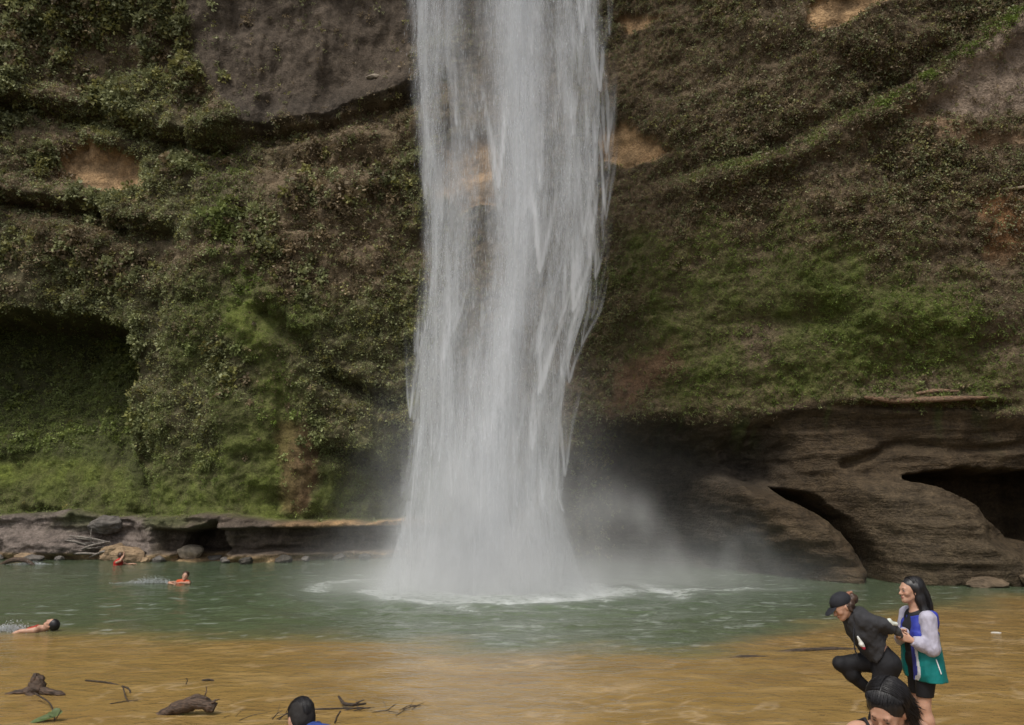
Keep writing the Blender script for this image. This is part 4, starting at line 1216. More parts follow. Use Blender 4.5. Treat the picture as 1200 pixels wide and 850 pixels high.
def limb_prims(S, J, infl=0.0, arms=(1, -1), legs=(1, -1), s=1.0, hands=True, torso=True, feet=True):
    """a whole figure from its joints"""
    if torso:
        lat = unit(np.array(J['shL']) - np.array(J['shR']))
        ch, wa, pe = (np.array(J[k], float) for k in ('chest', 'waist', 'pelvis'))
        for sd in (-1, 1):
            S.cap(ch + lat * sd * .085 * s, wa + lat * sd * .058 * s, (.092 + infl) * s, (.080 + infl) * s, .05)
            S.cap(wa + lat * sd * .058 * s, pe + lat * sd * .075 * s, (.080 + infl) * s, (.100 + infl) * s, .05)
        mid = (np.array(J['shL'], float) + np.array(J['shR'], float)) / 2
        S.cap(np.array(J['shL']) - lat * .03, np.array(J['shR']) + lat * .03, (.056 + infl) * s, None, .05)
        S.cap(mid, ch, (.075 + infl) * s, (.095 + infl) * s, .05)
    for sd in arms:
        k = 'L' if sd > 0 else 'R'
        S.cap(J['sh' + k], J['el' + k], (.050 + infl) * s, (.038 + infl) * s, .04)
        e, w = np.array(J['el' + k], float), np.array(J['wr' + k], float)
        S.cap(e, e + (w - e) * .35, (.037 + infl) * s, (.039 + infl) * s, .02); S.cap(e + (w - e) * .35, w, (.038 + infl) * s, (.026 + infl) * s, .02)
        if hands and 'hd' + k in J:
            add_hand(S, w, *J['hd' + k], s=s * .98)
    for sd in legs:
        k = 'L' if sd > 0 else 'R'
        h, kn, an = (np.array(J[q + k], float) for q in ('hip', 'kn', 'an'))
        S.cap(h, kn, (.088 + infl) * s, (.054 + infl) * s, .05)
        S.cap(kn, kn + (an - kn) * .35, (.052 + infl) * s, (.057 + infl) * s, .03); S.cap(kn + (an - kn) * .35, an, (.056 + infl) * s, (.036 + infl) * s, .03)
        if feet:
            t = np.array(J['to' + k], float); dr = unit(t - an)
            S.cap(an - np.array((0, 0, .01)), an + (t - an) * .25 + np.array((0, 0, -.045)), .034 * s, .034 * s, .02)
            S.cap(an + (t - an) * .15 + np.array((0, 0, -.045)), t, .034 * s, .024 * s, .02)

SKIN = np.array((0.47, 0.27, 0.185))
def skin_mat():
    N = Nodes('skin')
    c = N.mixc('MULTIPLY', 1.0, N.attr(), N.ramp(N.noise(N.obj(), 30, 4), [(0.3, 0.9), (0.7, 1.08)]))
    N.pbr(c, 0.5, None, 0.4)
    N.p.inputs['Subsurface Weight'].default_value = 0.15
    N.p.inputs['Subsurface Radius'].default_value = (0.012, 0.005, 0.003)
    N.p.inputs['Subsurface Scale'].default_value = 0.5
    return N.m
M_SKIN = skin_mat()

def person(J, vox, label, base, group=None, tone=1.0, head=True, arms=(1, -1), s=1.0, neck_r=0.050):
    S = Solid(vox)
    limb_prims(S, J, s=s, arms=arms)
    paint = []
    P = A = None
    c, f, u, hsz = J['head']
    P, A, paint = add_head(S, c, f, u, hsz)
    nb = (np.array(J['shL'], float) + np.array(J['shR'], float)) / 2 + np.array(J.get('neckoff', (0, 0, 0.02)))
    S.cap(nb, P(-.018, -.055, 0), neck_r * s * 1.1, neck_r * s, .03)
    V, F = S.mesh('person')
    col = np.tile(SKIN * tone, (len(V), 1))
    col *= (1 + 0.06 * fbm(V[:, 0] * 9, V[:, 1] * 9, V[:, 2] * 9, 3, 3))[:, None]
    for p, r, cc in paint:
        d = np.linalg.norm(V - p, axis=1); w_ = (1 - sstep(r * 0.75, r * 1.15, d))[:, None]
        col = col * (1 - w_) + np.array(cc) * w_
    # warm cheeks, nose and ears
    for q, r in ((P(.085, -.022, .036), .025), (P(.085, -.022, -.036), .025), (P(.106, -.026, 0), .016)):
        w_ = 0.35 * (1 - sstep(r * .3, r, np.linalg.norm(V - q, axis=1)))[:, None]
        col = col * (1 - w_) + np.array((.50, .22, .16)) * w_
    root = link('person', fast_mesh('person', V - np.array(base), F, col, mats=[M_SKIN]), None, None, base)
    tag(root, label, 'person', group)
    return root, P, A

def wear(root, name, S, mat, fold=0.004, fscale=(14, 14, 10), seed=0, colour=None, label=None, smooth=1):
    V, F = S.mesh(name, fold, fscale, seed, smooth)
    col = colour(V) if colour else None
    o = link(name, fast_mesh(name, V - np.array(root.location), F, col, mats=[mat]), root)
    if label: o['label'] = label
    return o

def cloth_mat(name, col, rough=0.85, attr=False, bump=0.3):
    return simple_mat(name, col, rough, 0.22, 12.0, bump, 0.25, attr, 0.006)
def hair_mat(name, col):
    N = Nodes(name)
    f = N.noise(N.obj((40, 40, 4)), 2.0, 4, 0.6)
    c = N.mixc('MULTIPLY', 1.0, (*col, 1), N.ramp(f, [(0.3, 0.5), (0.7, 1.6)]))
    return N.pbr(c, 0.42, N.bump(f, 0.3, 0.006), 0.4)
M_HAIR = hair_mat('black_hair', (0.012, 0.011, 0.012))
M_HAIRB = hair_mat('dark_brown_hair', (0.05, 0.028, 0.018))
M_BLACK = cloth_mat('black_knit', (0.022, 0.022, 0.025))
M_SWEAT = cloth_mat('charcoal_knit', (0.034, 0.034, 0.037))
M_LEGG = cloth_mat('black_leggings', (0.012, 0.012, 0.014), 0.7)
M_CAP = cloth_mat('black_cap', (0.02, 0.021, 0.026), 0.8)

# --- the woman in the teal jacket, side on, helping her friend
Yb = 7.8
J = dict(head=((3.905, Yb, 1.475), (-0.985, -0.12, 0.03), (0.02, 0, 1), 1.04),
         shL=(3.965, Yb - .150, 1.235), shR=(3.945, Yb + .150, 1.235), chest=(3.945, Yb, 1.13), waist=(3.945, Yb, .965), pelvis=(3.955, Yb, .83),
         elL=(3.955, Yb - .215, .975), wrL=(3.785, Yb - .19, 1.045), elR=(3.875, Yb + .17, 1.0), wrR=(3.79, Yb - .05, 1.10),
         hdL=((-.9, -.02, .30), (.2, .75, -.1), (-.1, .0, 1), .75), hdR=((-.9, -.55, .15), (.1, -.7, -.6), (0, 0, 1), .85),
         hipL=(3.955, Yb - .085, .80), hipR=(3.955, Yb + .085, .80), knL=(3.905, Yb - .075, .43), knR=(3.925, Yb + .085, .43),
         anL=(3.962, Yb - .085, .065), anR=(3.985, Yb + .09, .065), toL=(3.80, Yb - .095, -.005), toR=(3.82, Yb + .10, -.005), neckoff=(-.01, 0, .03))
B, P, A = person(J, 0.0062, 'woman with long black hair in a teal jacket and black shorts, standing in the shallows', (3.95, Yb, -0.03))
S = Solid(0.007)
S.ell(P(-.020, .038, 0), np.array((.101, .089, .080)) * 1.04, A, .02)
S.chain([P(-.06, .06, 0), P(-.105, -.04, 0), (4.035, Yb, 1.34), (4.07, Yb + .01, 1.23), (4.09, Yb, 1.14)], [.078, .072, .064, .05, .02], .04)
S.chain([P(-.03, .03, .055), P(-.045, -.07, .066), (3.985, Yb - .085, 1.29), (4.02, Yb - .09, 1.18)], [.05, .042, .036, .015], .03)
S.chain([P(-.03, .03, -.055), P(-.045, -.07, -.066), (3.985, Yb + .085, 1.29), (4.02, Yb + .09, 1.18)], [.05, .042, .036, .015], .03)
S.ell(P(.100, -.04, 0), np.array((.085, .125, .070)), A, op='s')
S.ell(P(.075, -.03, .05), np.array((.062, .085, .07)), A, op='s')
wear(B, 'hair', S, M_HAIR, 0.006, (70, 70, 6), 5)
HB = (P(-.020, .038, 0), A)
S = Solid(0.008)
limb_prims(S, J, .006, arms=(), legs=(), torso=True)
S.cut((0, 0, 1.245), (-.5, 0, 1)).cut((0, 0, .70), (0, 0, -1))
wear(B, 'top', S, M_BLACK, 0.003)
S = Solid(0.007)
limb_prims(S, J, .014, arms=(), torso=False, feet=False)
S.cap((3.955, Yb - .07, .86), (3.955, Yb + .07, .86), .112, None, .05)
S.cut((0, 0, .515), (0, 0, -1)).cut((0, 0, .93), (0, 0, 1))
wear(B, 'shorts', S, M_LEGG, 0.002)
M_TEAL = cloth_mat('teal_windbreaker', (0, 0, 0), 0.55, True, 0.5)
def jacket_col(V):
    c = np.tile(np.array((0.004, 0.150, 0.145)), (len(V), 1))
    c[(V[:, 2] > 1.10 + 0.1 * (3.98 - V[:, 0])) | ((V[:, 2] > 1.0) & (V[:, 0] < 3.90))] = (0.035, 0.050, 0.32)
    fr = V[:, 0] < 3.836
    c[fr & (V[:, 1] < Yb - .05)] = (0.030, 0.040, 0.26)
    edge = (np.abs(V[:, 0] - 3.842) < 0.006) & (V[:, 1] < Yb - .08) & (V[:, 2] < 1.0)
    c[edge] = (0.55, 0.57, 0.60)
    return c
S = Solid(0.007)
S.cone((3.985, Yb, .665), (3.965, Yb, 1.10), (.160, .250), (.138, .210), .03)
S.cap((3.918, Yb - .135, .74), (3.912, Yb - .105, 1.15), .078, .066, .04); S.cap((3.918, Yb + .135, .74), (3.912, Yb + .105, 1.15), .078, .066, .04)
S.cut((0, 0, .665), (0, 0, -1))
S.cone((3.965, Yb, 1.08), (3.965, Yb, 1.245), (.136, .205), (.098, .150), .03)
S.cap((3.975, Yb - .11, 1.225), (3.975, Yb + .11, 1.225), .070, None, .05)
S.cap((3.775, Yb + .02, .55), (3.785, Yb + .0, 1.34), .100, .088, 0, 's')
wear(B, 'jacket', S, M_TEAL, 0.009, (16, 16, 5), 4, jacket_col, smooth=1)
S = Solid(0.007)
S.cap((4.045, Yb - .09, 1.235), (4.045, Yb + .09, 1.235), .055, None, .04)
S.ell((4.075, Yb, 1.185), (.055, .13, .095), None, .03)
S.cap((3.99, Yb - .13, 1.26), (4.05, Yb - .08, 1.25), .035, .045, .03); S.cap((3.99, Yb + .13, 1.26), (4.05, Yb + .08, 1.25), .035, .045, .03)
wear(B, 'hood', S, cloth_mat('blue_hood', (0.035, 0.050, 0.34), 0.55, False, 0.5), 0.012, (16, 16, 16), 6)
M_LILAC = cloth_mat('lilac_sleeve', (0.37, 0.355, 0.43), 0.6, False, 0.6)
for k, sd in (('L', -1), ('R', 1)):
    S = Solid(0.0065)
    e, w_ = np.array(J['el' + k]), np.array(J['wr' + k]); sh = np.array(J['sh' + k])
    S.cap(sh + (0, sd * .018, .0), e, .078, .070, .03); S.cap(e, e + (w_ - e) * .55, .066, .062, .03); S.cap(e + (w_ - e) * .55, w_ + (w_ - e) * .02, .060, .042, .03)
    S.cut(w_ - (w_ - e) * .02, w_ - e)
    wear(B, 'sleeve', S, M_LILAC, 0.010, (34, 26, 15), 8)
S = Solid(0.0045)
S.cap((3.975, Yb - .235, .88), (4.005, Yb - .245, .755), .006, None, .002)
wear(B, 'zip', S, cloth_mat('white_zip', (0.7, 0.72, 0.74)), 0)
# a grey bundled strap held out between the two
S = Solid(0.005)
S.chain([(3.535, Yb - .27, 1.228), (3.575, Yb - .27, 1.195), (3.62, Yb - .25, 1.14), (3.665, Yb - .22, 1.095)], [.022, .034, .036, .026], .02)
V, F = S.mesh('strap', 0.008, (25, 25, 25), 9)
c0 = V.mean(0)
st = link('bundled_strap', fast_mesh('bundled_strap', V - c0, F, None, mats=[cloth_mat('grey_strap', (0.06, 0.062, 0.066))]), None, None, tuple(c0))
tag(st, 'grey bundled strap with pale ends held between the two women', 'strap')
S = Solid(0.0045)
S.chain([(3.50, Yb - .285, 1.243), (3.535, Yb - .30, 1.238), (3.56, Yb - .305, 1.212), (3.59, Yb - .30, 1.212)], [.016, .020, .016, .018], .012)
V, F = S.mesh('strap_end', 0.008, (35, 35, 35), 9)
link('strap_end', fast_mesh('strap_end', V - c0, F, None, mats=[cloth_mat('pale_strap', (0.55, 0.58, 0.52))]), st)

# --- the woman in black with the cap, bent forward with one knee raised
Ya = 7.7
J = dict(head=((3.185, Ya, 1.338), (-0.87, -0.10, -0.48), (-0.48, 0, 0.87), 1.0),
         shL=(3.335, Ya - .145, 1.225), shR=(3.325, Ya + .145, 1.225), chest=(3.365, Ya, 1.13), waist=(3.455, Ya, .975), pelvis=(3.515, Ya, .86),
         elL=(3.475, Ya - .175, 1.205), wrL=(3.585, Ya - .15, 1.15), elR=(3.50, Ya + .14, 1.13), wrR=(3.53, Ya - .10, 1.10),
         hdL=((.75, .1, -.5), (-.1, .8, -.2), (.2, 0, 1), .9), hdR=((-.05, -.8, .45), (-.2, .3, 1), (-1, 0, 0), .9),
         hipL=(3.525, Ya - .075, .83), hipR=(3.505, Ya + .08, .82), knL=(3.425, Ya - .065, .46), knR=(3.165, Ya + .09, .80),
         anL=(3.365, Ya - .07, .065), anR=(3.46, Ya + .12, .53), toL=(3.20, Ya - .08, -.005), toR=(3.47, Ya + .13, .36), neckoff=(-.03, 0, .03))
Aw, P, A = person(J, 0.0062, 'woman all in black with a black cap, bent forward with one knee raised', (3.42, Ya, -0.03))
S = Solid(0.0065)
limb_prims(S, J, .028, legs=(), hands=False)
S.cap((3.335, Ya - .07, 1.255), (3.335, Ya + .07, 1.255), .07, None, .04)
S.cap(P(-.045, -.10, 0) + np.array((0.02, 0, -.01)), (3.33, Ya, 1.25), .066, .085, .03)
S.cut(np.array(J['wrL']) - .02 * unit(np.array(J['wrL']) - J['elL']), np.array(J['wrL']) - J['elL'])
S.cut((3.50, Ya, .885), (.35, 0, -1))
wear(Aw, 'sweater', S, M_SWEAT, 0.015, (20, 20, 14), 11)
S = Solid(0.0065)
limb_prims(S, J, .011, arms=(), torso=False, feet=False)
for sd in (-1, 1):
    S.cap((3.49, Ya + sd * .06, .93), (3.53, Ya + sd * .075, .84), .098, .122, .05)
S.cap((3.545, Ya - .07, .82), (3.49, Ya - .072, .66), .110, .085, .05)
S.cut((3.485, Ya, .985), (-.12, 0, 1)).cut((0, 0, .09), (0, 0, -1))
wear(Aw, 'leggings', S, M_LEGG, 0.007, (16, 16, 9), 4)
S = Solid(0.006)
S.ell(P(-.012, .055, 0), (.108, .084, .084), A, .02)
S.cut(P(0, .026, 0), -np.array(A[1]) + .18 * np.array(A[0]))
o = wear(Aw, 'cap', S, M_CAP, 0)
S = Solid(0.0055)
S.ell(P(.118, .028, 0), (.075, .010, .068), [unit(np.array(A[0]) - .28 * np.array(A[1])), unit(np.array(A[1]) + .28 * np.array(A[0])), A[2]], .01)
V, F = S.mesh('brim', 0)
link('brim', fast_mesh('brim', V - np.array(Aw.location), F, None, mats=[M_CAP]), o)
S = Solid(0.006)
S.ell(P(-.055, -.005, 0), (.062, .07, .078), A, .02)
S.ell(P(-.135, .015, 0), (.048, .052, .050), A, .02)
S.chain([P(-.02, .01, .072), P(-.03, -.05, .075)], [.018, .014], .02); S.chain([P(-.02, .01, -.072), P(-.03, -.05, -.075)], [.018, .014], .02)
wear(Aw, 'hair', S, M_HAIRB, 0.014, (35, 35, 35), 12)
S = Solid(0.0055)
S.chain([P(-.10, .03, .02), P(-.12, .075, 0), P(-.165, .065, -.01)], [.013, .015, .012], .01)
wear(Aw, 'hair_scrunchie', S, cloth_mat('copper_scrunchie', (0.30, 0.14, 0.09)), 0.005, (40, 40, 40), 3)
S = Solid(0.005)
S.chain([(3.262, Ya - .10, 1.23), (3.225, Ya - .115, 1.10), (3.228, Ya - .115, .97), (3.262, Ya - .10, .87)], [.008, .007, .007, .008], .004)
S.chain([(3.275, Ya - .115, 1.21), (3.262, Ya - .125, 1.08), (3.29, Ya - .125, .99)], [.008, .008, .008], .004)
wear(Aw, 'lanyard', S, M_CAP, 0)
S = Solid(0.005)
S.chain([(3.262, Ya - .125, 1.085), (3.285, Ya - .135, 1.02), (3.305, Ya - .135, .985)], [.010, .022, .016], .01)
def pouch_col(V):
    c = np.tile(np.array((0.62, 0.62, 0.58)), (len(V), 1)); c[V[:, 2] < 1.0] = (0.40, 0.03, 0.06); return c
wear(Aw, 'pouch', S, cloth_mat('white_red_pouch', (0, 0, 0), 0.6, True), 0.004, (30, 30, 30), 2, pouch_col)

# --- the dark haired woman nearest the camera, looking down
Yc = 3.95
J = dict(head=((1.790, Yc - .06, 1.392), (-.66, -.58, -.47), (-.10, -.2, 1), 1.0),
         shL=(1.965, Yc - .01, 1.275), shR=(1.655, Yc + .0, 1.265), chest=(1.815, Yc, 1.13), waist=(1.82, Yc + .06, .96), pelvis=(1.82, Yc + .10, .83),
         elL=(2.03, Yc - .05, 1.0), wrL=(1.93, Yc - .24, .90), elR=(1.60, Yc - .05, 1.0), wrR=(1.70, Yc - .24, .90),
         hdL=((-.5, -.8, -.1), (0, 0, -1), (0, -1, .4), .6), hdR=((.5, -.8, -.1), (0, 0, -1), (0, -1, .4), .6),
         hipL=(1.90, Yc + .10, .80), hipR=(1.74, Yc + .10, .80), knL=(1.91, Yc, .45), knR=(1.73, Yc, .45), anL=(1.91, Yc + .10, .10), anR=(1.73, Yc + .10, .10),
         toL=(1.93, Yc - .10, .05), toR=(1.71, Yc - .10, .05), neckoff=(0, 0, .01))
bz_ = float(bed_z(np.array([1.82]), np.array([Yc]))[0])
C_, P, A = person(J, 0.0062, 'dark haired woman in a strappy top looking down, cut off by the bottom edge', (1.82, Yc, bz_))
S = Solid(0.0055)
S.ell(P(-.022, .040, 0), (.106, .092, .088), A, .02)
S.ell(P(-.06, -.02, 0), (.075, .085, .078), A, .03)
S.cap(P(-.09, -.03, 0), P(-.12, -.12, .01), .05, .03, .04)
S.ell(P(.100, -.01, 0), (.070, .085, .062), A, op='s')
wear(C_, 'hair', S, M_HAIR, 0.003, (60, 60, 60), 15)
S = Solid(0.007)
limb_prims(S, J, .012, arms=(), legs=())
S.cut((0, 0, 1.165), (0, 0, 1)).cut((0, 0, .86), (0, 0, -1))
wear(C_, 'top', S, M_BLACK, 0.003)
for x in (1.70, 1.935):
    S = Solid(0.005)
    S.chain([(x, Yc - .125, 1.14), (x, Yc - .085, 1.300), (x, Yc - .01, 1.338), (x, Yc + .07, 1.305), (x, Yc + .12, 1.14)], [.008] * 5, .004)
    wear(C_, 'strap', S, M_BLACK, 0)
S = Solid(0.007)
limb_prims(S, J, .014, arms=(), torso=False, feet=False)
S.cap((1.75, Yc + .10, .86), (1.89, Yc + .10, .86), .112, None, .05)
S.cut((0, 0, .60), (0, 0, -1)).cut((0, 0, .90), (0, 0, 1))
wear(C_, 'shorts', S, M_LEGG, 0.002)

def strands(root, name, c, f, u, l, rad, n, seed, mat, lmax=0.97, ph0=0.75, ph1=3.5):
    """combed-back strands lying over the head from the hairline to the nape"""
    rng = np.random.default_rng(seed)
    V = []; F = []; o_ = 0; m = 14
    for i in range(n):
        k = rng.uniform(-lmax, lmax); r = math.sqrt(1 - k * k)
        a0 = ph0 + rng.normal() * .10 + .45 * (1 - r); a1 = ph1 + rng.normal() * .25
        a = np.linspace(a0, a1, m); t = np.linspace(0, 1, m)
        lift = 1 + 0.015 + rng.random() * .03 + 0.05 * (rng.random() < .06) * t
        kk = k * (1 - .55 * t ** 2) + .04 * np.sin(t * 5 + rng.uniform(0, 6)) * rng.random()
        p = c + np.outer(np.cos(a) * r * rad[0] * lift, f) + np.outer(np.sin(a) * r * rad[1] * lift, u) + np.outer(kk * rad[2] * lift, l)
        w_ = rng.uniform(.0012, .0022) * np.interp(t, (0, .1, .9, 1), (.4, 1, 1, .3))
        nr = p - c; nr /= np.linalg.norm(nr, axis=1)[:, None]
        tg = np.gradient(p, axis=0); sd = np.cross(tg, nr); sd /= np.linalg.norm(sd, axis=1)[:, None] + 1e-9
        q = np.stack([p + sd * w_[:, None], p + nr * w_[:, None], p - sd * w_[:, None]], 1)
        V.append(q.reshape(-1, 3)); ix = np.arange(m * 3).reshape(m, 3) + o_
        F.append(np.stack([ix[:-1], np.roll(ix[:-1], -1, 1), np.roll(ix[1:], -1, 1), ix[1:]], -1).reshape(-1, 4)); o_ += m * 3
    V = np.concatenate(V)
    return link(name, fast_mesh(name, V - np.array(root.location), np.concatenate(F), None, mats=[mat]), root)
M_STRAND = hair_mat('loose_hair', (0.010, 0.009, 0.010))
def parted(root, name, c, f, u, l, rad, n, seed, mat, drop=0.13):
    """strands that fall from a parting over the ears and hang to the shoulders"""
    rng = np.random.default_rng(seed)
    V = []; F = []; o_ = 0; m = 18
    down = np.array((0, 0, -1.0))
    for i in range(n):
        k = rng.uniform(-.93, .42); sd_ = 1 if rng.random() < .5 else -1; r = math.sqrt(1 - k * k)
        t = np.linspace(0, 1, m); a = np.minimum(t / .62, 1) * rng.uniform(1.45, 1.8) + .04
        hang = np.maximum(t - .62, 0) / .38
        lift = 1.02 + rng.random() * .05 + .02 * np.sin(t * 7 + rng.uniform(0, 6))
        kk = k - .45 * t ** 1.5 * (.4 + .6 * (k > -.2))
        p = c + np.outer(kk * rad[0] * lift, f) + np.outer(np.cos(a) * r * rad[1] * lift, u) + np.outer(sd_ * np.sin(a) * r * rad[2] * lift, l)
        p = p + np.outer(hang * drop * rng.uniform(.5, 1.1), down) - np.outer(hang ** 1.5 * .05, f) - np.outer(sd_ * hang * .012 * rng.normal(), l)
        w_ = rng.uniform(.0013, .0024) * np.interp(t, (0, .1, .85, 1), (.5, 1, 1, .2))
        nr = p - c; nr /= np.linalg.norm(nr, axis=1)[:, None]
        tg = np.gradient(p, axis=0); sv = np.cross(tg, nr); sv /= np.linalg.norm(sv, axis=1)[:, None] + 1e-9
        V.append(np.stack([p + sv * w_[:, None], p + nr * w_[:, None], p - sv * w_[:, None]], 1).reshape(-1, 3)); ix = np.arange(m * 3).reshape(m, 3) + o_
        F.append(np.stack([ix[:-1], np.roll(ix[:-1], -1, 1), np.roll(ix[1:], -1, 1), ix[1:]], -1).reshape(-1, 4)); o_ += m * 3
    o = link(name, fast_mesh(name, np.concatenate(V) - np.array(root.location), np.concatenate(F), None, mats=[mat]), root)
    o['kind'] = 'stuff'
    return o
parted(C_, 'loose_hair', P(-.022, .040, 0), A[0], A[1], A[2], (.110, .096, .092), 1500, 8, M_STRAND)
o = strands(C_, 'hair_strands', P(-.022, .040, 0), A[0], A[1], A[2], (.108, .094, .091), 500, 5, M_STRAND, 0.9, .62, 3.3)
o['kind'] = 'stuff'
parted(B, 'loose_hair', HB[0], HB[1][0], HB[1][1], HB[1][2], (.106, .094, .084), 900, 9, M_STRAND, 0.20)

# --- the man in blue crouching at the water's edge, seen from behind
Yd = 5.1
J = dict(head=((-1.318, Yd, 1.022), (-.55, .72, -.40), (-.1, .25, 1), .98),
         shL=(-1.345, Yd - .04, .905), shR=(-1.075, Yd - .15, .925), chest=(-1.20, Yd - .14, .79), waist=(-1.16, Yd - .20, .56), pelvis=(-1.13, Yd - .20, .40),
         elL=(-1.42, Yd + .12, .66), wrL=(-1.40, Yd + .34, .52), elR=(-1.03, Yd + .06, .65), wrR=(-1.15, Yd + .30, .52),
         hdL=((.2, .9, -.3), (0, 0, -1), (1, 0, 0), .6), hdR=((-.2, .9, -.3), (0, 0, -1), (-1, 0, 0), .6),
         hipL=(-1.22, Yd - .18, .36), hipR=(-1.04, Yd - .18, .36), knL=(-1.34, Yd + .20, .50), knR=(-1.04, Yd + .22, .50), anL=(-1.30, Yd + .02, .10), anR=(-1.04, Yd + .02, .10),
         toL=(-1.34, Yd + .20, .03), toR=(-1.05, Yd + .21, .03), neckoff=(-.03, .03, .02))
bz_ = float(bed_z(np.array([-1.2]), np.array([Yd]))[0])
D_, P, A = person(J, 0.007, 'short haired man in a blue jacket crouching at the bottom edge, seen from behind', (-1.2, Yd, bz_), tone=0.9, neck_r=.056)
S = Solid(0.006)
S.ell(P(-.016, .040, 0), (.098, .089, .080), A, .02)
S.ell(P(-.055, -.02, 0), (.055, .055, .070), A, .03)
S.ell(P(.105, -.03, 0), (.075, .095, .10), A, op='s')
wear(D_, 'hair', S, cloth_mat('cropped_hair', (0.020, 0.018, 0.017), 0.8, False, 0.6), 0.004, (60, 60, 60), 16)
o = strands(D_, 'short_hair', P(-.016, .036, 0), A[0], A[1], A[2], (.097, .091, .080), 1100, 21, M_STRAND, .98, .75, 3.75)
o['kind'] = 'stuff'
S = Solid(0.007)
limb_prims(S, J, .024, legs=(), hands=False)
S.cap((-1.30, Yd - .02, .925), (-1.12, Yd - .13, .945), .075, .070, .04)
S.chain([(-1.36, Yd + .03, .955), (-1.30, Yd - .055, .975), (-1.235, Yd - .055, .985), (-1.215, Yd + .02, .975)], [.028, .034, .036, .028], .02)
S.cut((0, Yd, .42), (0, .2, -1))
wear(D_, 'jacket', S, cloth_mat('blue_jacket', (0.030, 0.055, 0.22), 0.7, False, 0.5), 0.010, (14, 14, 14), 17)
S = Solid(0.008)
limb_prims(S, J, .02, arms=(), torso=False, feet=False)
S.cap((-1.20, Yd - .2, .42), (-1.06, Yd - .2, .42), .125, None, .05)
S.cut((0, Yd, .13), (0, 0, -1)).cut((0, Yd - .2, .52), (0, -.3, 1))
wear(D_, 'trousers', S, cloth_mat('dark_trousers', (0.03, 0.032, 0.04)), 0.006)

# --- the swimmers
M_RED = cloth_mat('red_swimwear', (0.42, 0.03, 0.025), 0.6)
M_ORANGE = cloth_mat('orange_swimwear', (0.50, 0.085, 0.03), 0.6)
def splash(name, c, n, ext, label, seed, up=0.12):
    rng = np.random.default_rng(seed)
    p = rng.normal(size=(n, 3)) * np.array(ext); p[:, 2] = np.abs(p[:, 2]) * np.exp(-(p[:, 0] / (ext[0] * 1.3)) ** 2) + 0.005
    v, f = spindles(p, rng.uniform(.012, .045, n), rng.uniform(.004, .013, n), rng.normal(size=(n, 2)) * 1.2, rng)
    o = link(name, fast_mesh(name, v, f, None, mats=[bpy.data.materials['falling_water']]), None, None, c)
    return tag(o, label, None, kind='stuff')
x, y = -8.25, 14.36
J = dict(head=((x + .0, y, .115), (-.45, -.25, .86), (.86, 0, .45), 1.0), shL=(x - .20, y + .16, .02), shR=(x - .20, y - .16, .04), chest=(x - .32, y, -.03), waist=(x - .50, y, -.09), pelvis=(x - .66, y, -.14),
         elL=(x - .42, y + .30, -.02), wrL=(x - .62, y + .36, -.05), elR=(x - .42, y - .20, .03), wrR=(x - .62, y - .20, -.05),
         hdL=((-1, 0, -.1), (0, 0, -1), (0, -1, 0), .3), hdR=((-1, 0, -.3), (0, 0, -1), (0, 1, 0), .3),
         hipL=(x - .68, y + .08, -.15), hipR=(x - .68, y - .08, -.15), knL=(x - 1.06, y + .10, -.11), knR=(x - 1.06, y - .10, -.09), anL=(x - 1.44, y + .10, -.10), anR=(x - 1.44, y - .10, -.06),
         toL=(x - 1.60, y + .10, -.05), toR=(x - 1.60, y - .1, -.02), neckoff=(.03, 0, .01))
E_, P, A = person(J, 0.011, 'swimmer in a red top floating face up, nearest the sandy shallows', (x - .3, y, 0))
S = Solid(0.011)
S.ell(P(-.025, .035, 0), (.105, .098, .09), A, .02); S.ell(P(.105, -.04, 0), (.08, .11, .07), A, op='s')
wear(E_, 'hair', S, M_HAIR, 0.006, (20, 20, 20), 3)
S = Solid(0.011)
limb_prims(S, J, .015, arms=(), legs=())
S.cut((x - .20, y, 0), (1, 0, .3)).cut((x - .42, y, 0), (-1, 0, 0))
wear(E_, 'bikini_top', S, M_RED, 0.002)
splash('splash', (-8.98, 14.36, 0), 900, (.22, .10, .07), 'white kick splash of the nearest swimmer', 3)
x, y = -9.02, 21.9
J = dict(head=((x, y, .20), (.25, -.95, .1), (.2, 0, 1), 1.05), shL=(x + .10, y - .02, .02), shR=(x - .22, y + .06, .02), chest=(x - .10, y + .06, -.08), waist=(x - .28, y + .10, -.16), pelvis=(x - .42, y + .12, -.18),
         elL=(x + .20, y - .22, .03), wrL=(x + .02, y - .34, .06), elR=(x - .36, y - .16, .035), wrR=(x - .22, y - .34, .03),
         hdL=((-1, -.3, .0), (0, 0, -1), (0, 1, 0), .4), hdR=((1, -.3, 0), (0, 0, -1), (0, 1, 0), .4),
         hipL=(x - .45, y + .04, -.19), hipR=(x - .45, y + .20, -.19), knL=(x - .82, y + .05, -.16), knR=(x - .82, y + .22, -.16), anL=(x - 1.15, y + .05, -.08), anR=(x - 1.15, y + .22, -.12),
         toL=(x - 1.3, y + .05, -.05), toR=(x - 1.3, y + .22, -.1))
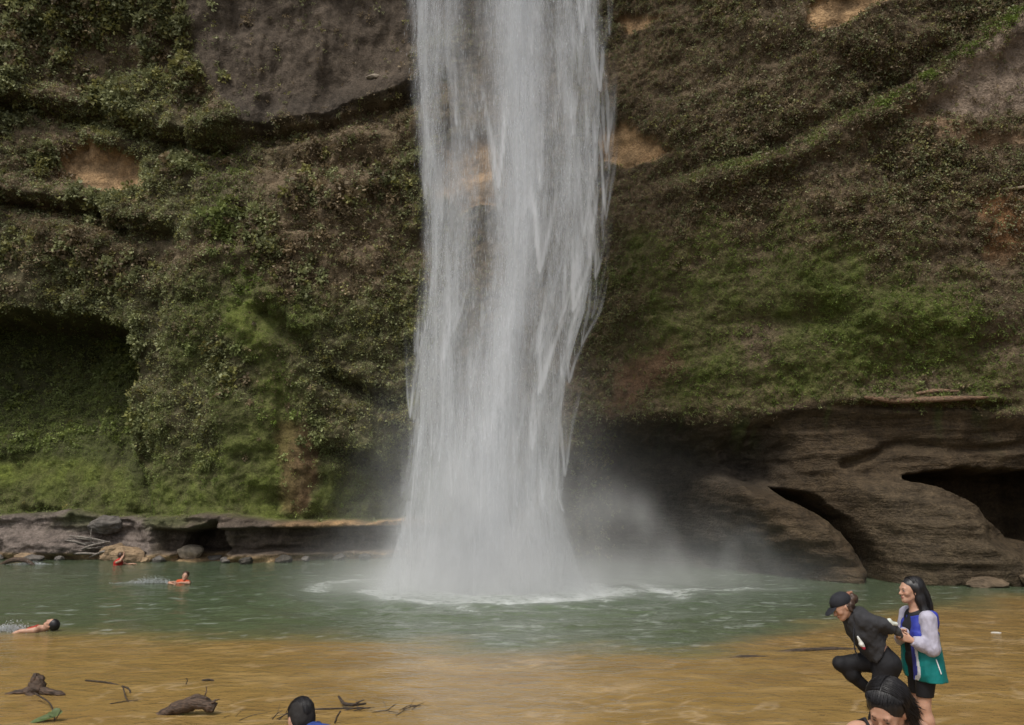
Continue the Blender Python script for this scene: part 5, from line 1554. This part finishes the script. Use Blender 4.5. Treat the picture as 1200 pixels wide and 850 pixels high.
F_, P, A = person(J, 0.012, 'swimmer in an orange vest trailing a white wake, middle of the three', (x - .2, y, 0))
S = Solid(0.012)
S.ell(P(-.022, .040, 0), (.106, .094, .09), A, .02); S.ell(P(.105, -.04, 0), (.08, .105, .07), A, op='s')
wear(F_, 'hair', S, M_HAIRB, 0.006, (20, 20, 20), 3)
S = Solid(0.012)
limb_prims(S, J, .03, arms=(), legs=())
wear(F_, 'vest', S, M_ORANGE, 0.004)
splash('splash', (-9.95, 21.95, 0), 1100, (.42, .08, .09), 'white wake trailing behind the swimmer in the orange vest', 4)
x, y = -13.72, 27.6
J = dict(head=((x + .08, y, .30), (.75, .45, .2), (.0, 0, 1), 1.1), shL=(x + .0, y + .15, .08), shR=(x - .02, y - .16, .09), chest=(x - .02, y, -.05), waist=(x - .03, y, -.22), pelvis=(x - .03, y, -.35),
         elL=(x + .22, y + .2, .0), wrL=(x + .42, y + .18, .03), elR=(x + .17, y - .26, .16), wrR=(x + .22, y - .14, .34),
         hdL=((1, 0, 0), (0, 0, -1), (0, -1, 0), .4), hdR=((0, .4, .9), (-1, 0, 0), (0, 1, 0), .4),
         hipL=(x, y + .08, -.38), hipR=(x, y - .08, -.38), knL=(x, y + .08, -.8), knR=(x, y - .08, -.8), anL=(x, y + .08, -1.2), anR=(x, y - .08, -1.2),
         toL=(x + .1, y + .08, -1.25), toR=(x + .1, y - .08, -1.25))
G_, P, A = person(J, 0.013, 'swimmer in a red top with a raised arm, farthest away near the rocks', (x, y, 0))
S = Solid(0.013)
S.ell(P(-.022, .040, 0), (.106, .094, .09), A, .02); S.ell(P(.105, -.04, 0), (.08, .105, .07), A, op='s')
wear(G_, 'hair', S, M_HAIRB, 0.006, (20, 20, 20), 3)
S = Solid(0.013)
limb_prims(S, J, .03, arms=(), legs=())
S.cap(P(-.06, -.10, 0), (x - .05, y, .05), .08, .13, .04)
wear(G_, 'top', S, M_RED, 0.003)
splash('splash', (-16.9, 27.8, 0), 700, (.35, .08, .05), 'white water breaking round the dark arched branch at far left', 5)
